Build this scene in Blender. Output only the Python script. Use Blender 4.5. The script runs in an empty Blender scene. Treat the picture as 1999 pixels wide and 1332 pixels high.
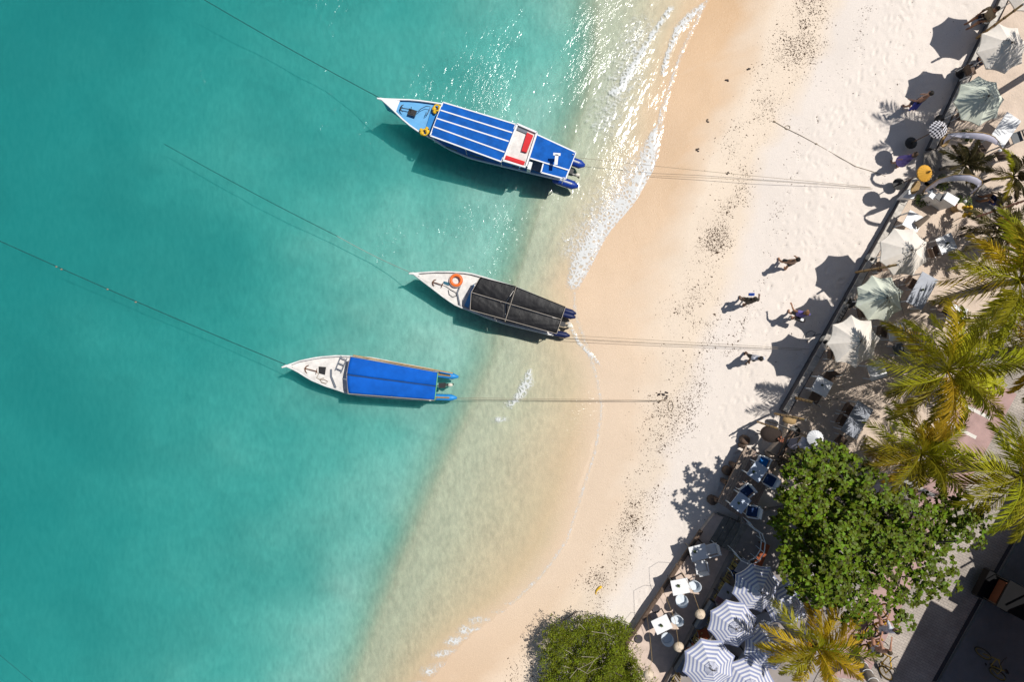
import bpy, bmesh, math, random
import numpy as np
from mathutils import Vector, Matrix
R = math.radians
rnd = random.Random(7)
nrg = np.random.default_rng(11)
scene = bpy.context.scene
C = scene.collection

# ---------------------------------------------------------------- camera, sky, sun, exposure
H, F, CX, CY = 29.0, 1332.667, 999.5, 666.0          # metres above the water, focal length and centre of the photograph
cam = bpy.data.cameras.new('camera'); cam.lens = 24; cam.sensor_width = 36; cam.clip_end = 2000
camo = bpy.data.objects.new('camera', cam); camo.location = (0, 0, H); C.objects.link(camo); scene.camera = camo
SUN_EL, SUN_AZ = R(65), math.atan2(.51, .86)          # sun stands over +x +y
world = bpy.data.worlds.new('World'); scene.world = world; world.use_nodes = True
wn = world.node_tree; bgn = wn.nodes['Background']
sky = wn.nodes.new('ShaderNodeTexSky'); sky.sky_type = 'NISHITA'; sky.sun_disc = False
sky.sun_elevation = SUN_EL; sky.sun_rotation = math.pi / 2 - SUN_AZ
wn.links.new(sky.outputs[0], bgn.inputs[0]); bgn.inputs[1].default_value = .055
sun = bpy.data.lights.new('sun', 'SUN'); sun.energy = 3.9; sun.angle = R(.53); sun.color = (1, .965, .91)
suno = bpy.data.objects.new('sun', sun); C.objects.link(suno)
suno.rotation_euler = Vector((-math.cos(SUN_EL) * math.cos(SUN_AZ), -math.cos(SUN_EL) * math.sin(SUN_AZ), -math.sin(SUN_EL))).to_track_quat('-Z', 'Y').to_euler()
vs = scene.view_settings; vs.view_transform = 'Standard'; vs.look = 'None'; vs.exposure = .08; vs.gamma = 1; vs.use_curve_mapping = False
scene.cycles.use_denoising = True
scene.cycles.max_bounces = 6; scene.cycles.volume_bounces = 1; scene.cycles.transparent_max_bounces = 16; scene.cycles.diffuse_bounces = 2
scene.cycles.caustics_reflective = False; scene.cycles.caustics_refractive = False

ZT, ZL, ZC, ZS, ZD = 1.5, 1.14, 1.5, 1.5, 1.72        # sand terrace, lower terrace, cafe floor, street, deck

def W(px, py, z=0.0):
    k = (H - z) / F
    return Vector(((px - CX) * k, (CY - py) * k, z))

# ---------------------------------------------------------------- materials
MATS = {}
def mat(name, col, rough=.7, var=.12, scale=6., bump=0., metal=0., bscale=None, rand=0., spec=.4, trans=0.):
    if name in MATS: return MATS[name]
    m = bpy.data.materials.new(name); m.use_nodes = True
    n, l = m.node_tree.nodes, m.node_tree.links
    b = n['Principled BSDF']; b.inputs['Roughness'].default_value = rough; b.inputs['Metallic'].default_value = metal
    b.inputs['Specular IOR Level'].default_value = spec
    tc = n.new('ShaderNodeTexCoord')
    no = n.new('ShaderNodeTexNoise'); no.inputs['Scale'].default_value = scale; no.inputs['Detail'].default_value = 6
    no.inputs['Roughness'].default_value = .65
    l.new(tc.outputs['Object'], no.inputs['Vector'])
    mx = n.new('ShaderNodeMix'); mx.data_type = 'RGBA'
    mr = n.new('ShaderNodeMapRange'); mr.inputs[1].default_value = .3; mr.inputs[2].default_value = .7
    l.new(no.outputs[0], mr.inputs[0]); l.new(mr.outputs[0], mx.inputs[0])
    c = np.array(col[:3])
    mx.inputs[6].default_value = (*np.clip(c * (1 - var), 0, 1), 1); mx.inputs[7].default_value = (*np.clip(c * (1 + var), 0, 1), 1)
    out = mx.outputs[2]
    if rand:
        oi = n.new('ShaderNodeObjectInfo'); hs = n.new('ShaderNodeHueSaturation')
        m1 = n.new('ShaderNodeMapRange'); m1.inputs[3].default_value = 1 - rand; m1.inputs[4].default_value = 1 + rand
        m2 = n.new('ShaderNodeMapRange'); m2.inputs[3].default_value = .5 - rand * .06; m2.inputs[4].default_value = .5 + rand * .06
        l.new(oi.outputs['Random'], m1.inputs[0]); l.new(oi.outputs['Random'], m2.inputs[0])
        l.new(m1.outputs[0], hs.inputs['Value']); l.new(m2.outputs[0], hs.inputs['Hue']); l.new(out, hs.inputs['Color']); out = hs.outputs[0]
    l.new(out, b.inputs['Base Color'])
    if bump:
        bp = n.new('ShaderNodeBump'); bp.inputs['Strength'].default_value = bump; bp.inputs['Distance'].default_value = .03
        nb = n.new('ShaderNodeTexNoise'); nb.inputs['Scale'].default_value = bscale or scale * 3; nb.inputs['Detail'].default_value = 5
        l.new(tc.outputs['Object'], nb.inputs['Vector']); l.new(nb.outputs[0], bp.inputs['Height']); l.new(bp.outputs[0], b.inputs['Normal'])
    if trans:
        tr = n.new('ShaderNodeBsdfTranslucent'); l.new(out, tr.inputs[0]); ms = n.new('ShaderNodeMixShader'); ms.inputs[0].default_value = trans
        l.new(b.outputs[0], ms.inputs[1]); l.new(tr.outputs[0], ms.inputs[2]); l.new(ms.outputs[0], n['Material Output'].inputs[0])
    MATS[name] = m
    return m

# ---------------------------------------------------------------- mesh helpers
class MB:
    def __init__(s): s.v, s.f = [], []
    def add(s, vs_, fs):
        o = len(s.v); s.v += [tuple(x) for x in vs_]; s.f += [tuple(i + o for i in f) for f in fs]; return s
    def box(s, c, d, rz=0., M=None):
        hx, hy, hz = d[0] / 2, d[1] / 2, d[2] / 2
        p = [Vector((x, y, z)) for z in (-hz, hz) for x, y in ((-hx, -hy), (hx, -hy), (hx, hy), (-hx, hy))]
        m = M if M is not None else Matrix.Rotation(rz, 3, 'Z')
        return s.add([m @ q + Vector(c) for q in p], [(3, 2, 1, 0), (4, 5, 6, 7), (0, 1, 5, 4), (1, 2, 6, 5), (2, 3, 7, 6), (3, 0, 4, 7)])
    def tube(s, pts, r, n=6, cap=True):
        pts = [Vector(p) for p in pts]; m = len(pts); rs = r if isinstance(r, (list, tuple)) else [r] * m
        vv, ff = [], []
        for i, p in enumerate(pts):
            t = (pts[min(i + 1, m - 1)] - pts[max(i - 1, 0)])
            t = t.normalized() if t.length > 1e-9 else Vector((0, 0, 1))
            a = t.cross(Vector((0, 0, 1)) if abs(t.z) < .9 else Vector((1, 0, 0))).normalized(); b = t.cross(a)
            for k in range(n):
                q = 2 * math.pi * k / n; vv.append(p + (a * math.cos(q) + b * math.sin(q)) * rs[i])
        for i in range(m - 1):
            for k in range(n): ff.append((i * n + k, i * n + (k + 1) % n, (i + 1) * n + (k + 1) % n, (i + 1) * n + k))
        if cap: ff += [tuple(range(n - 1, -1, -1)), tuple(range((m - 1) * n, m * n))]
        return s.add(vv, ff)
    def lathe(s, prof, n=16, c=(0, 0, 0), M=None, cap=True):
        vv, ff = [], []
        for r, z in prof:
            for k in range(n):
                q = 2 * math.pi * k / n; p = Vector((r * math.cos(q), r * math.sin(q), z))
                vv.append((M @ p if M is not None else p) + Vector(c))
        for i in range(len(prof) - 1):
            for k in range(n): ff.append((i * n + k, i * n + (k + 1) % n, (i + 1) * n + (k + 1) % n, (i + 1) * n + k))
        if cap: ff += [tuple(range(n - 1, -1, -1)), tuple(range((len(prof) - 1) * n, len(prof) * n))]
        return s.add(vv, ff)
    def ball(s, c, r, n=10, sq=(1, 1, 1)):
        pr = [(max(.001, math.sin(a)), -math.cos(a)) for a in np.linspace(0, math.pi, n // 2 + 2)]
        return s.lathe([(r * x, r * z) for x, z in pr], n, c, Matrix.Diagonal(sq), cap=False)
    def prism(s, poly, z0, z1):
        n = len(poly); P = [Vector((p[0], p[1], 0)) for p in poly]
        ar = sum(P[i].x * P[(i + 1) % n].y - P[(i + 1) % n].x * P[i].y for i in range(n))
        if ar < 0: P.reverse()
        return s.add([(p.x, p.y, z0) for p in P] + [(p.x, p.y, z1) for p in P],
                     [tuple(range(n - 1, -1, -1)), tuple(range(n, 2 * n))] + [(i, (i + 1) % n, n + (i + 1) % n, n + i) for i in range(n)])
    def torus(s, c, R_, r, n=24, m=8, M=None, a0=0., a1=2 * math.pi):
        full = abs(a1 - a0 - 2 * math.pi) < 1e-6; k = n if full else n + 1
        vv, ff = [], []
        for i in range(k):
            a = a0 + (a1 - a0) * i / n
            for j in range(m):
                b = 2 * math.pi * j / m; p = Vector(((R_ + r * math.cos(b)) * math.cos(a), (R_ + r * math.cos(b)) * math.sin(a), r * math.sin(b)))
                vv.append((M @ p if M is not None else p) + Vector(c))
        for i in range(n):
            for j in range(m): ff.append((i * m + j, ((i + 1) % k) * m + j, ((i + 1) % k) * m + (j + 1) % m, i * m + (j + 1) % m))
        return s.add(vv, ff)
    def mesh(s, name, m=None, smooth=False):
        me = bpy.data.meshes.new(name); me.from_pydata(s.v, [], s.f)
        if m is not None: me.materials.append(m)
        if smooth: me.polygons.foreach_set('use_smooth', [True] * len(me.polygons))
        me.update(); return me
    def build(s, name, m, parent=None, smooth=False, world=False):
        if world and parent is not None:
            iv = base_matrix(parent).inverted(); s.v = [tuple(iv @ Vector(p)) for p in s.v]
        o = bpy.data.objects.new(name, s.mesh(name, m, smooth)); C.objects.link(o)
        if parent is not None: o.parent = parent
        return o

def base_matrix(o): return Matrix.Translation(o.location) @ o.rotation_euler.to_matrix().to_4x4()
def tag(o, label=None, cat=None, group=None, kind=None):
    for k, v in (('label', label), ('category', cat), ('group', group), ('kind', kind)):
        if v: o[k] = v
    return o
def thing(name, label, cat, loc=(0, 0, 0), rz=0., group=None):
    o = bpy.data.objects.new(name, None); C.objects.link(o); o.empty_display_size = .1
    o.location = loc; o.rotation_euler = (0, 0, rz)
    return tag(o, label, cat, group)
def copy_tree(o, parent=None):
    c = o.copy(); C.objects.link(c)
    if parent is not None: c.parent = parent
    for ch in list(o.children): copy_tree(ch, c)
    return c
def part(name, me, parent, loc=(0, 0, 0), rot=None):
    o = bpy.data.objects.new(name, me); C.objects.link(o); o.parent = parent; o.location = loc
    if rot is not None: o.rotation_euler = rot
    return o
class Proto:                                            # build a thing once, then copy it with its parts
    def __init__(s, fn): s.fn, s.o = fn, None
    def put(s, loc, rz=0., label=None, group=None):
        if s.o is None: s.o = o = s.fn()
        else: o = copy_tree(s.o)
        o.location = loc; o.rotation_euler = (0, 0, rz)
        return tag(o, label, None, group)
def rotz(p0, p1): return math.atan2(p1.y - p0.y, p1.x - p0.x)

# smooth value noise in numpy
def vnoise(x, y, seed=0):
    r = np.random.default_rng(seed); T = r.random((64, 64))
    xi, yi = np.floor(x).astype(int), np.floor(y).astype(int); fx, fy = x - xi, y - yi
    fx, fy = fx * fx * (3 - 2 * fx), fy * fy * (3 - 2 * fy)
    g = lambda a, b: T[a % 64, b % 64]
    return (g(xi, yi) * (1 - fx) + g(xi + 1, yi) * fx) * (1 - fy) + (g(xi, yi + 1) * (1 - fx) + g(xi + 1, yi + 1) * fx) * fy
def fnoise(x, y, seed=0, oc=4):
    t, a, s = 0, .5, 0
    for i in range(oc): t = t + a * vnoise(x * 2 ** i, y * 2 ** i, seed + i); s += a; a *= .5
    return t / s

# ---------------------------------------------------------------- the shore: beach, sea bed and water
YS = np.array([-4000, -600, 0, 100, 200, 300, 400, 500, 600, 700, 800, 900, 1000, 1100, 1200, 1332, 1900, 5000.])
TQ = np.array([2400, 1330, 1160, 1160, 1140, 1105, 1050, 1020, 985, 960, 915, 870, 825, 780, 740, 690, 440, -900.])
DA = np.array([3000, 1800, 1500, 1480, 1440, 1380, 1340, 1330, 1305, 1290, 1272, 1248, 1215, 1180, 1110, 1015, 700, -600.])
DB = np.array([3200, 1900, 1635, 1610, 1545, 1490, 1465, 1440, 1400, 1365, 1335, 1300, 1270, 1230, 1165, 1060, 800, -400.])
WY = np.array([-4000, -600, 0, 100, 200, 290, 330, 400, 450, 520, 560, 620, 680, 740, 800, 880, 940, 1000, 1060, 1120, 1170, 1205, 1240, 1285, 1332, 1900, 5000.])
WX = np.array([2800, 1640, 1385, 1335, 1302, 1288, 1272, 1229, 1184, 1144, 1124, 1130, 1152, 1170, 1180, 1168, 1148, 1130, 1110, 1066, 1015, 968, 920, 876, 842, 570, -750.])
def shore_cols(x, y, z):
    k = F / (H - z); px, py = CX + x * k, CY - y * k
    wob = (fnoise(px / 46, py / 46, 3) - .5) * 26
    t = np.interp(py, YS, TQ); w = np.interp(py, WY, WX); d = np.interp(py, YS, DA); b = np.interp(py, YS, DB)
    w = np.maximum(w, t + 90)
    return px, py, t, w, np.maximum(d, w + 30), np.maximum(b, np.maximum(d, w + 30) + 25), wob
def ground_z(x, y):
    z = np.zeros_like(x) + .4
    for _ in range(3):
        px, py, t, w, d, b, wob = shore_cols(x, y, z)
        X = [t - 4000, t - 900, t - 450, t - 200, t - 42, t + 6, (t + w) / 2, w, d, b, b + 130, b + 290, b + 9000]
        Z = [-3.4, -1.95, -1.25, -.84, -.50, -.14, -.065, 0., .30, .56, .90, 1.18, 1.24]
        zz = np.full_like(x, Z[0])
        for i in range(len(X) - 1):
            f = np.clip((px - X[i]) / (X[i + 1] - X[i]), 0, 1); zz = np.where(px >= X[i], Z[i] + (Z[i + 1] - Z[i]) * f, zz)
        z = zz
    sea = np.clip((-z - .14) / .6, 0, 1)
    z = z + sea * ((fnoise(x / 6.5, y / 4.2, 21) - .5) * .75 + (fnoise(x / 1.8 + 9, y / 1.8, 33) - .5) * .2)
    return np.where(sea > 0, np.minimum(z, -.14 + 0 * z), z)
def gz(x, y): return float(ground_z(np.array([x * 1.]), np.array([y * 1.]))[0])
def G(px, py):                                           # a point on the beach seen at that pixel
    z = .8
    for _ in range(4): p = W(px, py, z); z = gz(p.x, p.y)
    return W(px, py, z)

def grid_mesh(name, xs, ys, Z, skirt=None):
    nx, ny = len(xs), len(ys)
    X, Y = np.meshgrid(xs, ys); v = np.stack([X.ravel(), Y.ravel(), Z.ravel()], 1)
    i = np.arange(nx * ny).reshape(ny, nx)
    q = np.stack([i[:-1, :-1].ravel(), i[:-1, 1:].ravel(), i[1:, 1:].ravel(), i[1:, :-1].ravel()], 1)
    if skirt is not None:
        ring = np.concatenate([i[0, :], i[1:, -1], i[-1, -2::-1], i[-2:0:-1, 0]]); n0 = len(v)
        low = v[ring].copy(); low[:, 2] = skirt; v = np.vstack([v, low]); n = len(ring); a = np.arange(n); b = (a + 1) % n
        q = np.vstack([q, np.stack([ring[a], n0 + a, n0 + b, ring[b]], 1)])
    me = bpy.data.meshes.new(name); me.vertices.add(len(v)); me.vertices.foreach_set('co', v.ravel())
    me.loops.add(q.size); me.polygons.add(len(q)); me.loops.foreach_set('vertex_index', q.ravel())
    me.polygons.foreach_set('loop_start', np.arange(0, q.size, 4)); me.polygons.foreach_set('loop_total', np.full(len(q), 4))
    me.polygons.foreach_set('use_smooth', np.ones(len(q), bool)); me.update(); me.validate()
    if skirt is not None:
        me.polygons  # bottom cap
    return me, v
def seg(*parts): return np.unique(np.round(np.concatenate(parts), 4))

xs = seg(np.linspace(-320, -32, 16), np.arange(-32, 0, .25), np.arange(0, 5, .09), np.arange(5, 20, .05), np.arange(20, 26, .4), np.linspace(26, 320, 16))
ys = seg(np.linspace(-320, -18, 14), np.arange(-18, -14.6, .3), np.arange(-14.6, 14.8, .055), np.arange(14.8, 18, .3), np.linspace(18, 320, 14))
X, Y = np.meshgrid(xs, ys); Z = ground_z(X, Y)
px, py, t, w, d, b, wob = shore_cols(X, Y, np.clip(Z, 0, 1.1))
fine = fnoise(X / .8, Y / .8, 5) - .5
e = px + wob + fine * 30
wet = np.clip((d + 25 - e) / np.maximum(d + 25 - w, 60) * 1.5, 0, 1)                    # 1 in the swash, 0 on dry sand
wet = np.clip(wet * (.75 + .9 * (fnoise((X + Y * .6) / 2.2, (Y - X * .5) / .5, 8))), 0, 1)
dry = np.clip((e - b) / 45 + .5, 0, 1)
cw, cp, cd = np.array([.62, .42, .25]), np.array([.77, .645, .515]), np.array([.765, .685, .615])
wt = (np.clip(wet * 1.1 - .1, 0, 1) * np.interp(py, [0, 500, 750, 1100, 1332], [1.15, .85, .45, .4, .7]))[..., None]; dr = dry[..., None]
col = (cp * (1 - dr) + cd * dr) * (1 - wt) + cw * wt
under = np.clip((w - px) / 60, 0, 1)[..., None]                                        # below the water: greyer, greener sand
mids = np.clip((w - px) / np.maximum(w - t, 60) * 1.6 - .25, 0, 1)[..., None]
col = col * (1 - under) + (np.array([.62, .46, .29]) * (1 - mids) + np.array([.50, .445, .32]) * mids) * under
far = np.clip((t - px) / 80, 0, 1)[..., None]; col = col * (1 - far) + np.array([.66, .60, .50]) * far
patch_ = np.clip((fnoise(X / 3.6 + 5, Y / 2.6, 61, 5) - .50) / .14, 0, 1)[..., None]; col = col * (1 - .13 * patch_ * far)                # weedy patches on the sea bed
col = col * (1 + .10 * (fnoise(X / 1.7, Y / 1.7, 14) - .5)[..., None])
dm = dry * np.clip((px - b) / 160, 0, 1)                                                # trodden sand: dents and low ridges
Z = Z + dm * (fnoise(X / .28, Y / .28, 41, 3) - .5) * .04 + np.clip((px - w) / 50, 0, 1) * (fnoise(X / 1.4, Y / 1.4, 44) - .5) * .03
xi0, yi0 = xs, ys
steps_ = [(nrg.uniform(5.5, 19.5), nrg.uniform(-14, 14.5), nrg.uniform(0, 6.28)) for k in range(800)]
for k in range(9):                                                                     # trails of footprints along the beach
    qx, qy, hd = nrg.uniform(12, 17.5), 14.5, R(240) + nrg.normal() * .05
    for j in range(48):
        hd += nrg.normal() * .05; hd += (R(240) - hd) * .1; qx += .62 * math.cos(hd); qy += .62 * math.sin(hd); o_ = .11 * (1 if j % 2 else -1)
        steps_.append((qx - o_ * math.sin(hd), qy + o_ * math.cos(hd), hd))
for cx_, cy_, a in steps_:
    i0, i1 = np.searchsorted(xs, [cx_ - .3, cx_ + .3]); j0, j1 = np.searchsorted(ys, [cy_ - .3, cy_ + .3])
    if i1 - i0 < 3 or j1 - j0 < 3: continue
    if dm[(j0 + j1) // 2, (i0 + i1) // 2] < .4: continue
    gx, gy = X[j0:j1, i0:i1] - cx_, Y[j0:j1, i0:i1] - cy_
    u, q = gx * math.cos(a) + gy * math.sin(a), -gx * math.sin(a) + gy * math.cos(a)
    rr = np.sqrt((u / .15) ** 2 + (q / .075) ** 2)
    Z[j0:j1, i0:i1] += nrg.uniform(.35, .9) * (-.04 * np.exp(-rr ** 2 * 1.3) + .016 * np.exp(-((rr - 1.4) / .4) ** 2))
me, v = grid_mesh('ground', xs, ys, Z)
ca = me.color_attributes.new('sandcol', 'FLOAT_COLOR', 'POINT')
ca.data.foreach_set('color', np.concatenate([col, np.ones((*col.shape[:2], 1))], 2).ravel().astype(np.float32))
wa = me.attributes.new('wet', 'FLOAT', 'POINT'); wa.data.foreach_set('value', wet.ravel().astype(np.float32))
da = me.attributes.new('dry', 'FLOAT', 'POINT'); da.data.foreach_set('value', dm.ravel().astype(np.float32))

def sand_material():
    m = bpy.data.materials.new('beach_sand'); m.use_nodes = True; n, l = m.node_tree.nodes, m.node_tree.links
    b = n['Principled BSDF']; geo = n.new('ShaderNodeNewGeometry')
    at = lambda s: (lambda a: (setattr(a, 'attribute_name', s), a)[1])(n.new('ShaderNodeAttribute'))
    c, we, dr = at('sandcol'), at('wet'), at('dry')
    def noise(sc, det=5):
        x = n.new('ShaderNodeTexNoise'); x.inputs['Scale'].default_value = sc; x.inputs['Detail'].default_value = det
        l.new(geo.outputs['Position'], x.inputs['Vector']); return x
    n1, n2 = noise(26), noise(90, 3)
    hs = n.new('ShaderNodeHueSaturation'); mr = n.new('ShaderNodeMapRange'); mr.inputs[1].default_value = .3; mr.inputs[2].default_value = .7
    mr.inputs[3].default_value = .93; mr.inputs[4].default_value = 1.06
    l.new(n1.outputs[0], mr.inputs[0]); l.new(mr.outputs[0], hs.inputs['Value']); l.new(c.outputs['Color'], hs.inputs['Color'])
    sx = n.new('ShaderNodeSeparateXYZ'); l.new(geo.outputs['Position'], sx.inputs[0])
    um = n.new('ShaderNodeMapRange'); um.inputs[1].default_value = -.005; um.inputs[2].default_value = -.07; l.new(sx.outputs[2], um.inputs[0])   # 1 on the sea bed: streaky tone painting in ripple light
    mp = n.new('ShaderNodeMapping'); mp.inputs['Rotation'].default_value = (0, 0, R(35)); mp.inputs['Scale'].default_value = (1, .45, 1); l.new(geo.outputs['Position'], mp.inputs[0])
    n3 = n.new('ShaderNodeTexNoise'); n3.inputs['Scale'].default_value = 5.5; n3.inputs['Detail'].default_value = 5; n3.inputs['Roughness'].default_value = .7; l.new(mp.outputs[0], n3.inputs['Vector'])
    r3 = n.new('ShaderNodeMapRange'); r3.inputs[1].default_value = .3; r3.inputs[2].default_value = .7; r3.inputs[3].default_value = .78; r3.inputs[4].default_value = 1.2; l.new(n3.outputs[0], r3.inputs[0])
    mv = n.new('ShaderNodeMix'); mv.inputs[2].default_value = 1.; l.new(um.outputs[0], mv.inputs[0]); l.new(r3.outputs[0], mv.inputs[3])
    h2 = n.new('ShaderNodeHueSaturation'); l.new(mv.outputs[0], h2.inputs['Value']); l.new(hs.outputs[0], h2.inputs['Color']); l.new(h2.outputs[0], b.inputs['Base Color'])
    r = n.new('ShaderNodeMapRange'); r.inputs[3].default_value = .95; r.inputs[4].default_value = .42; l.new(we.outputs['Fac'], r.inputs[0]); l.new(r.outputs[0], b.inputs['Roughness'])
    s = n.new('ShaderNodeMapRange'); s.inputs[3].default_value = .15; s.inputs[4].default_value = .5; l.new(we.outputs['Fac'], s.inputs[0]); l.new(s.outputs[0], b.inputs['Specular IOR Level'])
    vo = n.new('ShaderNodeTexVoronoi'); vo.inputs['Scale'].default_value = 3.4; vo.feature = 'SMOOTH_F1'; l.new(geo.outputs['Position'], vo.inputs['Vector'])
    mm = n.new('ShaderNodeMath'); mm.operation = 'MULTIPLY'; l.new(vo.outputs['Distance'], mm.inputs[0]); l.new(dr.outputs['Fac'], mm.inputs[1])
    ad = n.new('ShaderNodeMath'); ad.operation = 'MULTIPLY_ADD'; ad.inputs[1].default_value = .35; l.new(n1.outputs[0], ad.inputs[0]); l.new(mm.outputs[0], ad.inputs[2])
    ad2 = n.new('ShaderNodeMath'); ad2.operation = 'MULTIPLY_ADD'; ad2.inputs[1].default_value = .16; l.new(n2.outputs[0], ad2.inputs[0]); l.new(ad.outputs[0], ad2.inputs[2])
    bp = n.new('ShaderNodeBump'); bp.inputs['Strength'].default_value = .55; bp.inputs['Distance'].default_value = .05
    l.new(ad2.outputs[0], bp.inputs['Height']); l.new(bp.outputs[0], b.inputs['Normal'])
    return m
me.materials.append(sand_material())
beach = bpy.data.objects.new('beach', me); C.objects.link(beach); tag(beach, 'pale sand beach sloping into the sea', kind='structure')

# water: one closed body with a rippled surface; colour comes from light absorbed on the way to the sea bed
xs = seg(np.linspace(-310, -32, 14), np.arange(-32, 0, .5), np.arange(0, 9.5, .07), [10, 11, 12.5])
ys = seg(np.linspace(-310, -18, 12), np.arange(-18, -14.6, .4), np.arange(-14.6, 14.8, .07), np.arange(14.8, 18, .4), np.linspace(18, 310, 12))
X, Y = np.meshgrid(xs, ys)
amp = np.clip((X + 3) / 3, .3, 1)
Z = amp * ((fnoise((X * .87 - Y * .5) / 1.6, (X * .5 + Y * .87) / 3.2, 51) - .5) * .05 + (fnoise((X * .87 - Y * .5) / .45, (X * .5 + Y * .87) / 1.1, 57, 3) - .5) * .018)
px, py = CX + X * F / H, CY - Y * F / H
def band(pts, wid, gain=1.):
    f = np.zeros_like(px)
    for (x0, y0, w0), (x1, y1, w1) in zip(pts[:-1], pts[1:]):
        dx, dy = x1 - x0, y1 - y0; u = np.clip(((px - x0) * dx + (py - y0) * dy) / (dx * dx + dy * dy), 0, 1)
        dd = np.hypot(px - x0 - u * dx, py - y0 - u * dy); ww = (w0 + (w1 - w0) * u) * wid
        f = np.maximum(f, np.clip(1 - dd / ww, 0, 1))
    return f * gain
foam_glint = np.maximum.reduce([
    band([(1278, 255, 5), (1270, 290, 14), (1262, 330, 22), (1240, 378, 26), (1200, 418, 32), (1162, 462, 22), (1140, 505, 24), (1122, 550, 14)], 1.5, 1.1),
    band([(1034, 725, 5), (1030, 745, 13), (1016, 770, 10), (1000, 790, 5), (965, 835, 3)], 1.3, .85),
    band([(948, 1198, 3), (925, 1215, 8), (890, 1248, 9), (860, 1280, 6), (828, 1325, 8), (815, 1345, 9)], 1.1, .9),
    band([(1310, 15, 5), (1292, 40, 5), (1268, 75, 5), (1245, 115, 7), (1228, 140, 10), (1212, 170, 9), (1196, 182, 7)], 1.5, 1.05),  # sun-glinted wave crest, its glint painted white like the froth
    band([(1372, 10, 5), (1345, 32, 7), (1322, 58, 7), (1308, 95, 5), (1292, 142, 4)], 1.5, 1.05),  # another crest glint painted into the same mask
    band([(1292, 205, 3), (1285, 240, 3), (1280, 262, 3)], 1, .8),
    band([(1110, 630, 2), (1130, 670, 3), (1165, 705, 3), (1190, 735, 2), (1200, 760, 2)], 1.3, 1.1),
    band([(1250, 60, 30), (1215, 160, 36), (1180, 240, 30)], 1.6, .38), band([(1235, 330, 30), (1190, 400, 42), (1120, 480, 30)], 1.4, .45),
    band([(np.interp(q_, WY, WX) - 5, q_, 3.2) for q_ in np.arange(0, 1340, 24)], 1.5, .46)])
fw = np.interp(py, WY, WX)
foam_glint = foam_glint * 1.0
hmax = np.clip((fw - px) / 45, 0, 1); Z = Z * (.35 + .65 * hmax) + np.clip(foam_glint, 0, 1) * .03
me, v = grid_mesh('sea', xs, ys, Z, skirt=-9.0)
fa = me.attributes.new('foam_glint', 'FLOAT', 'POINT'); fv = np.zeros(len(me.vertices), np.float32); fv[:foam_glint.size] = foam_glint.ravel(); fa.data.foreach_set('value', fv)
bm = bmesh.new(); bm.from_mesh(me); be = [e_ for e_ in bm.edges if e_.is_boundary]; bmesh.ops.contextual_create(bm, geom=be); bm.normal_update(); bm.to_mesh(me); bm.free()

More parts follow.
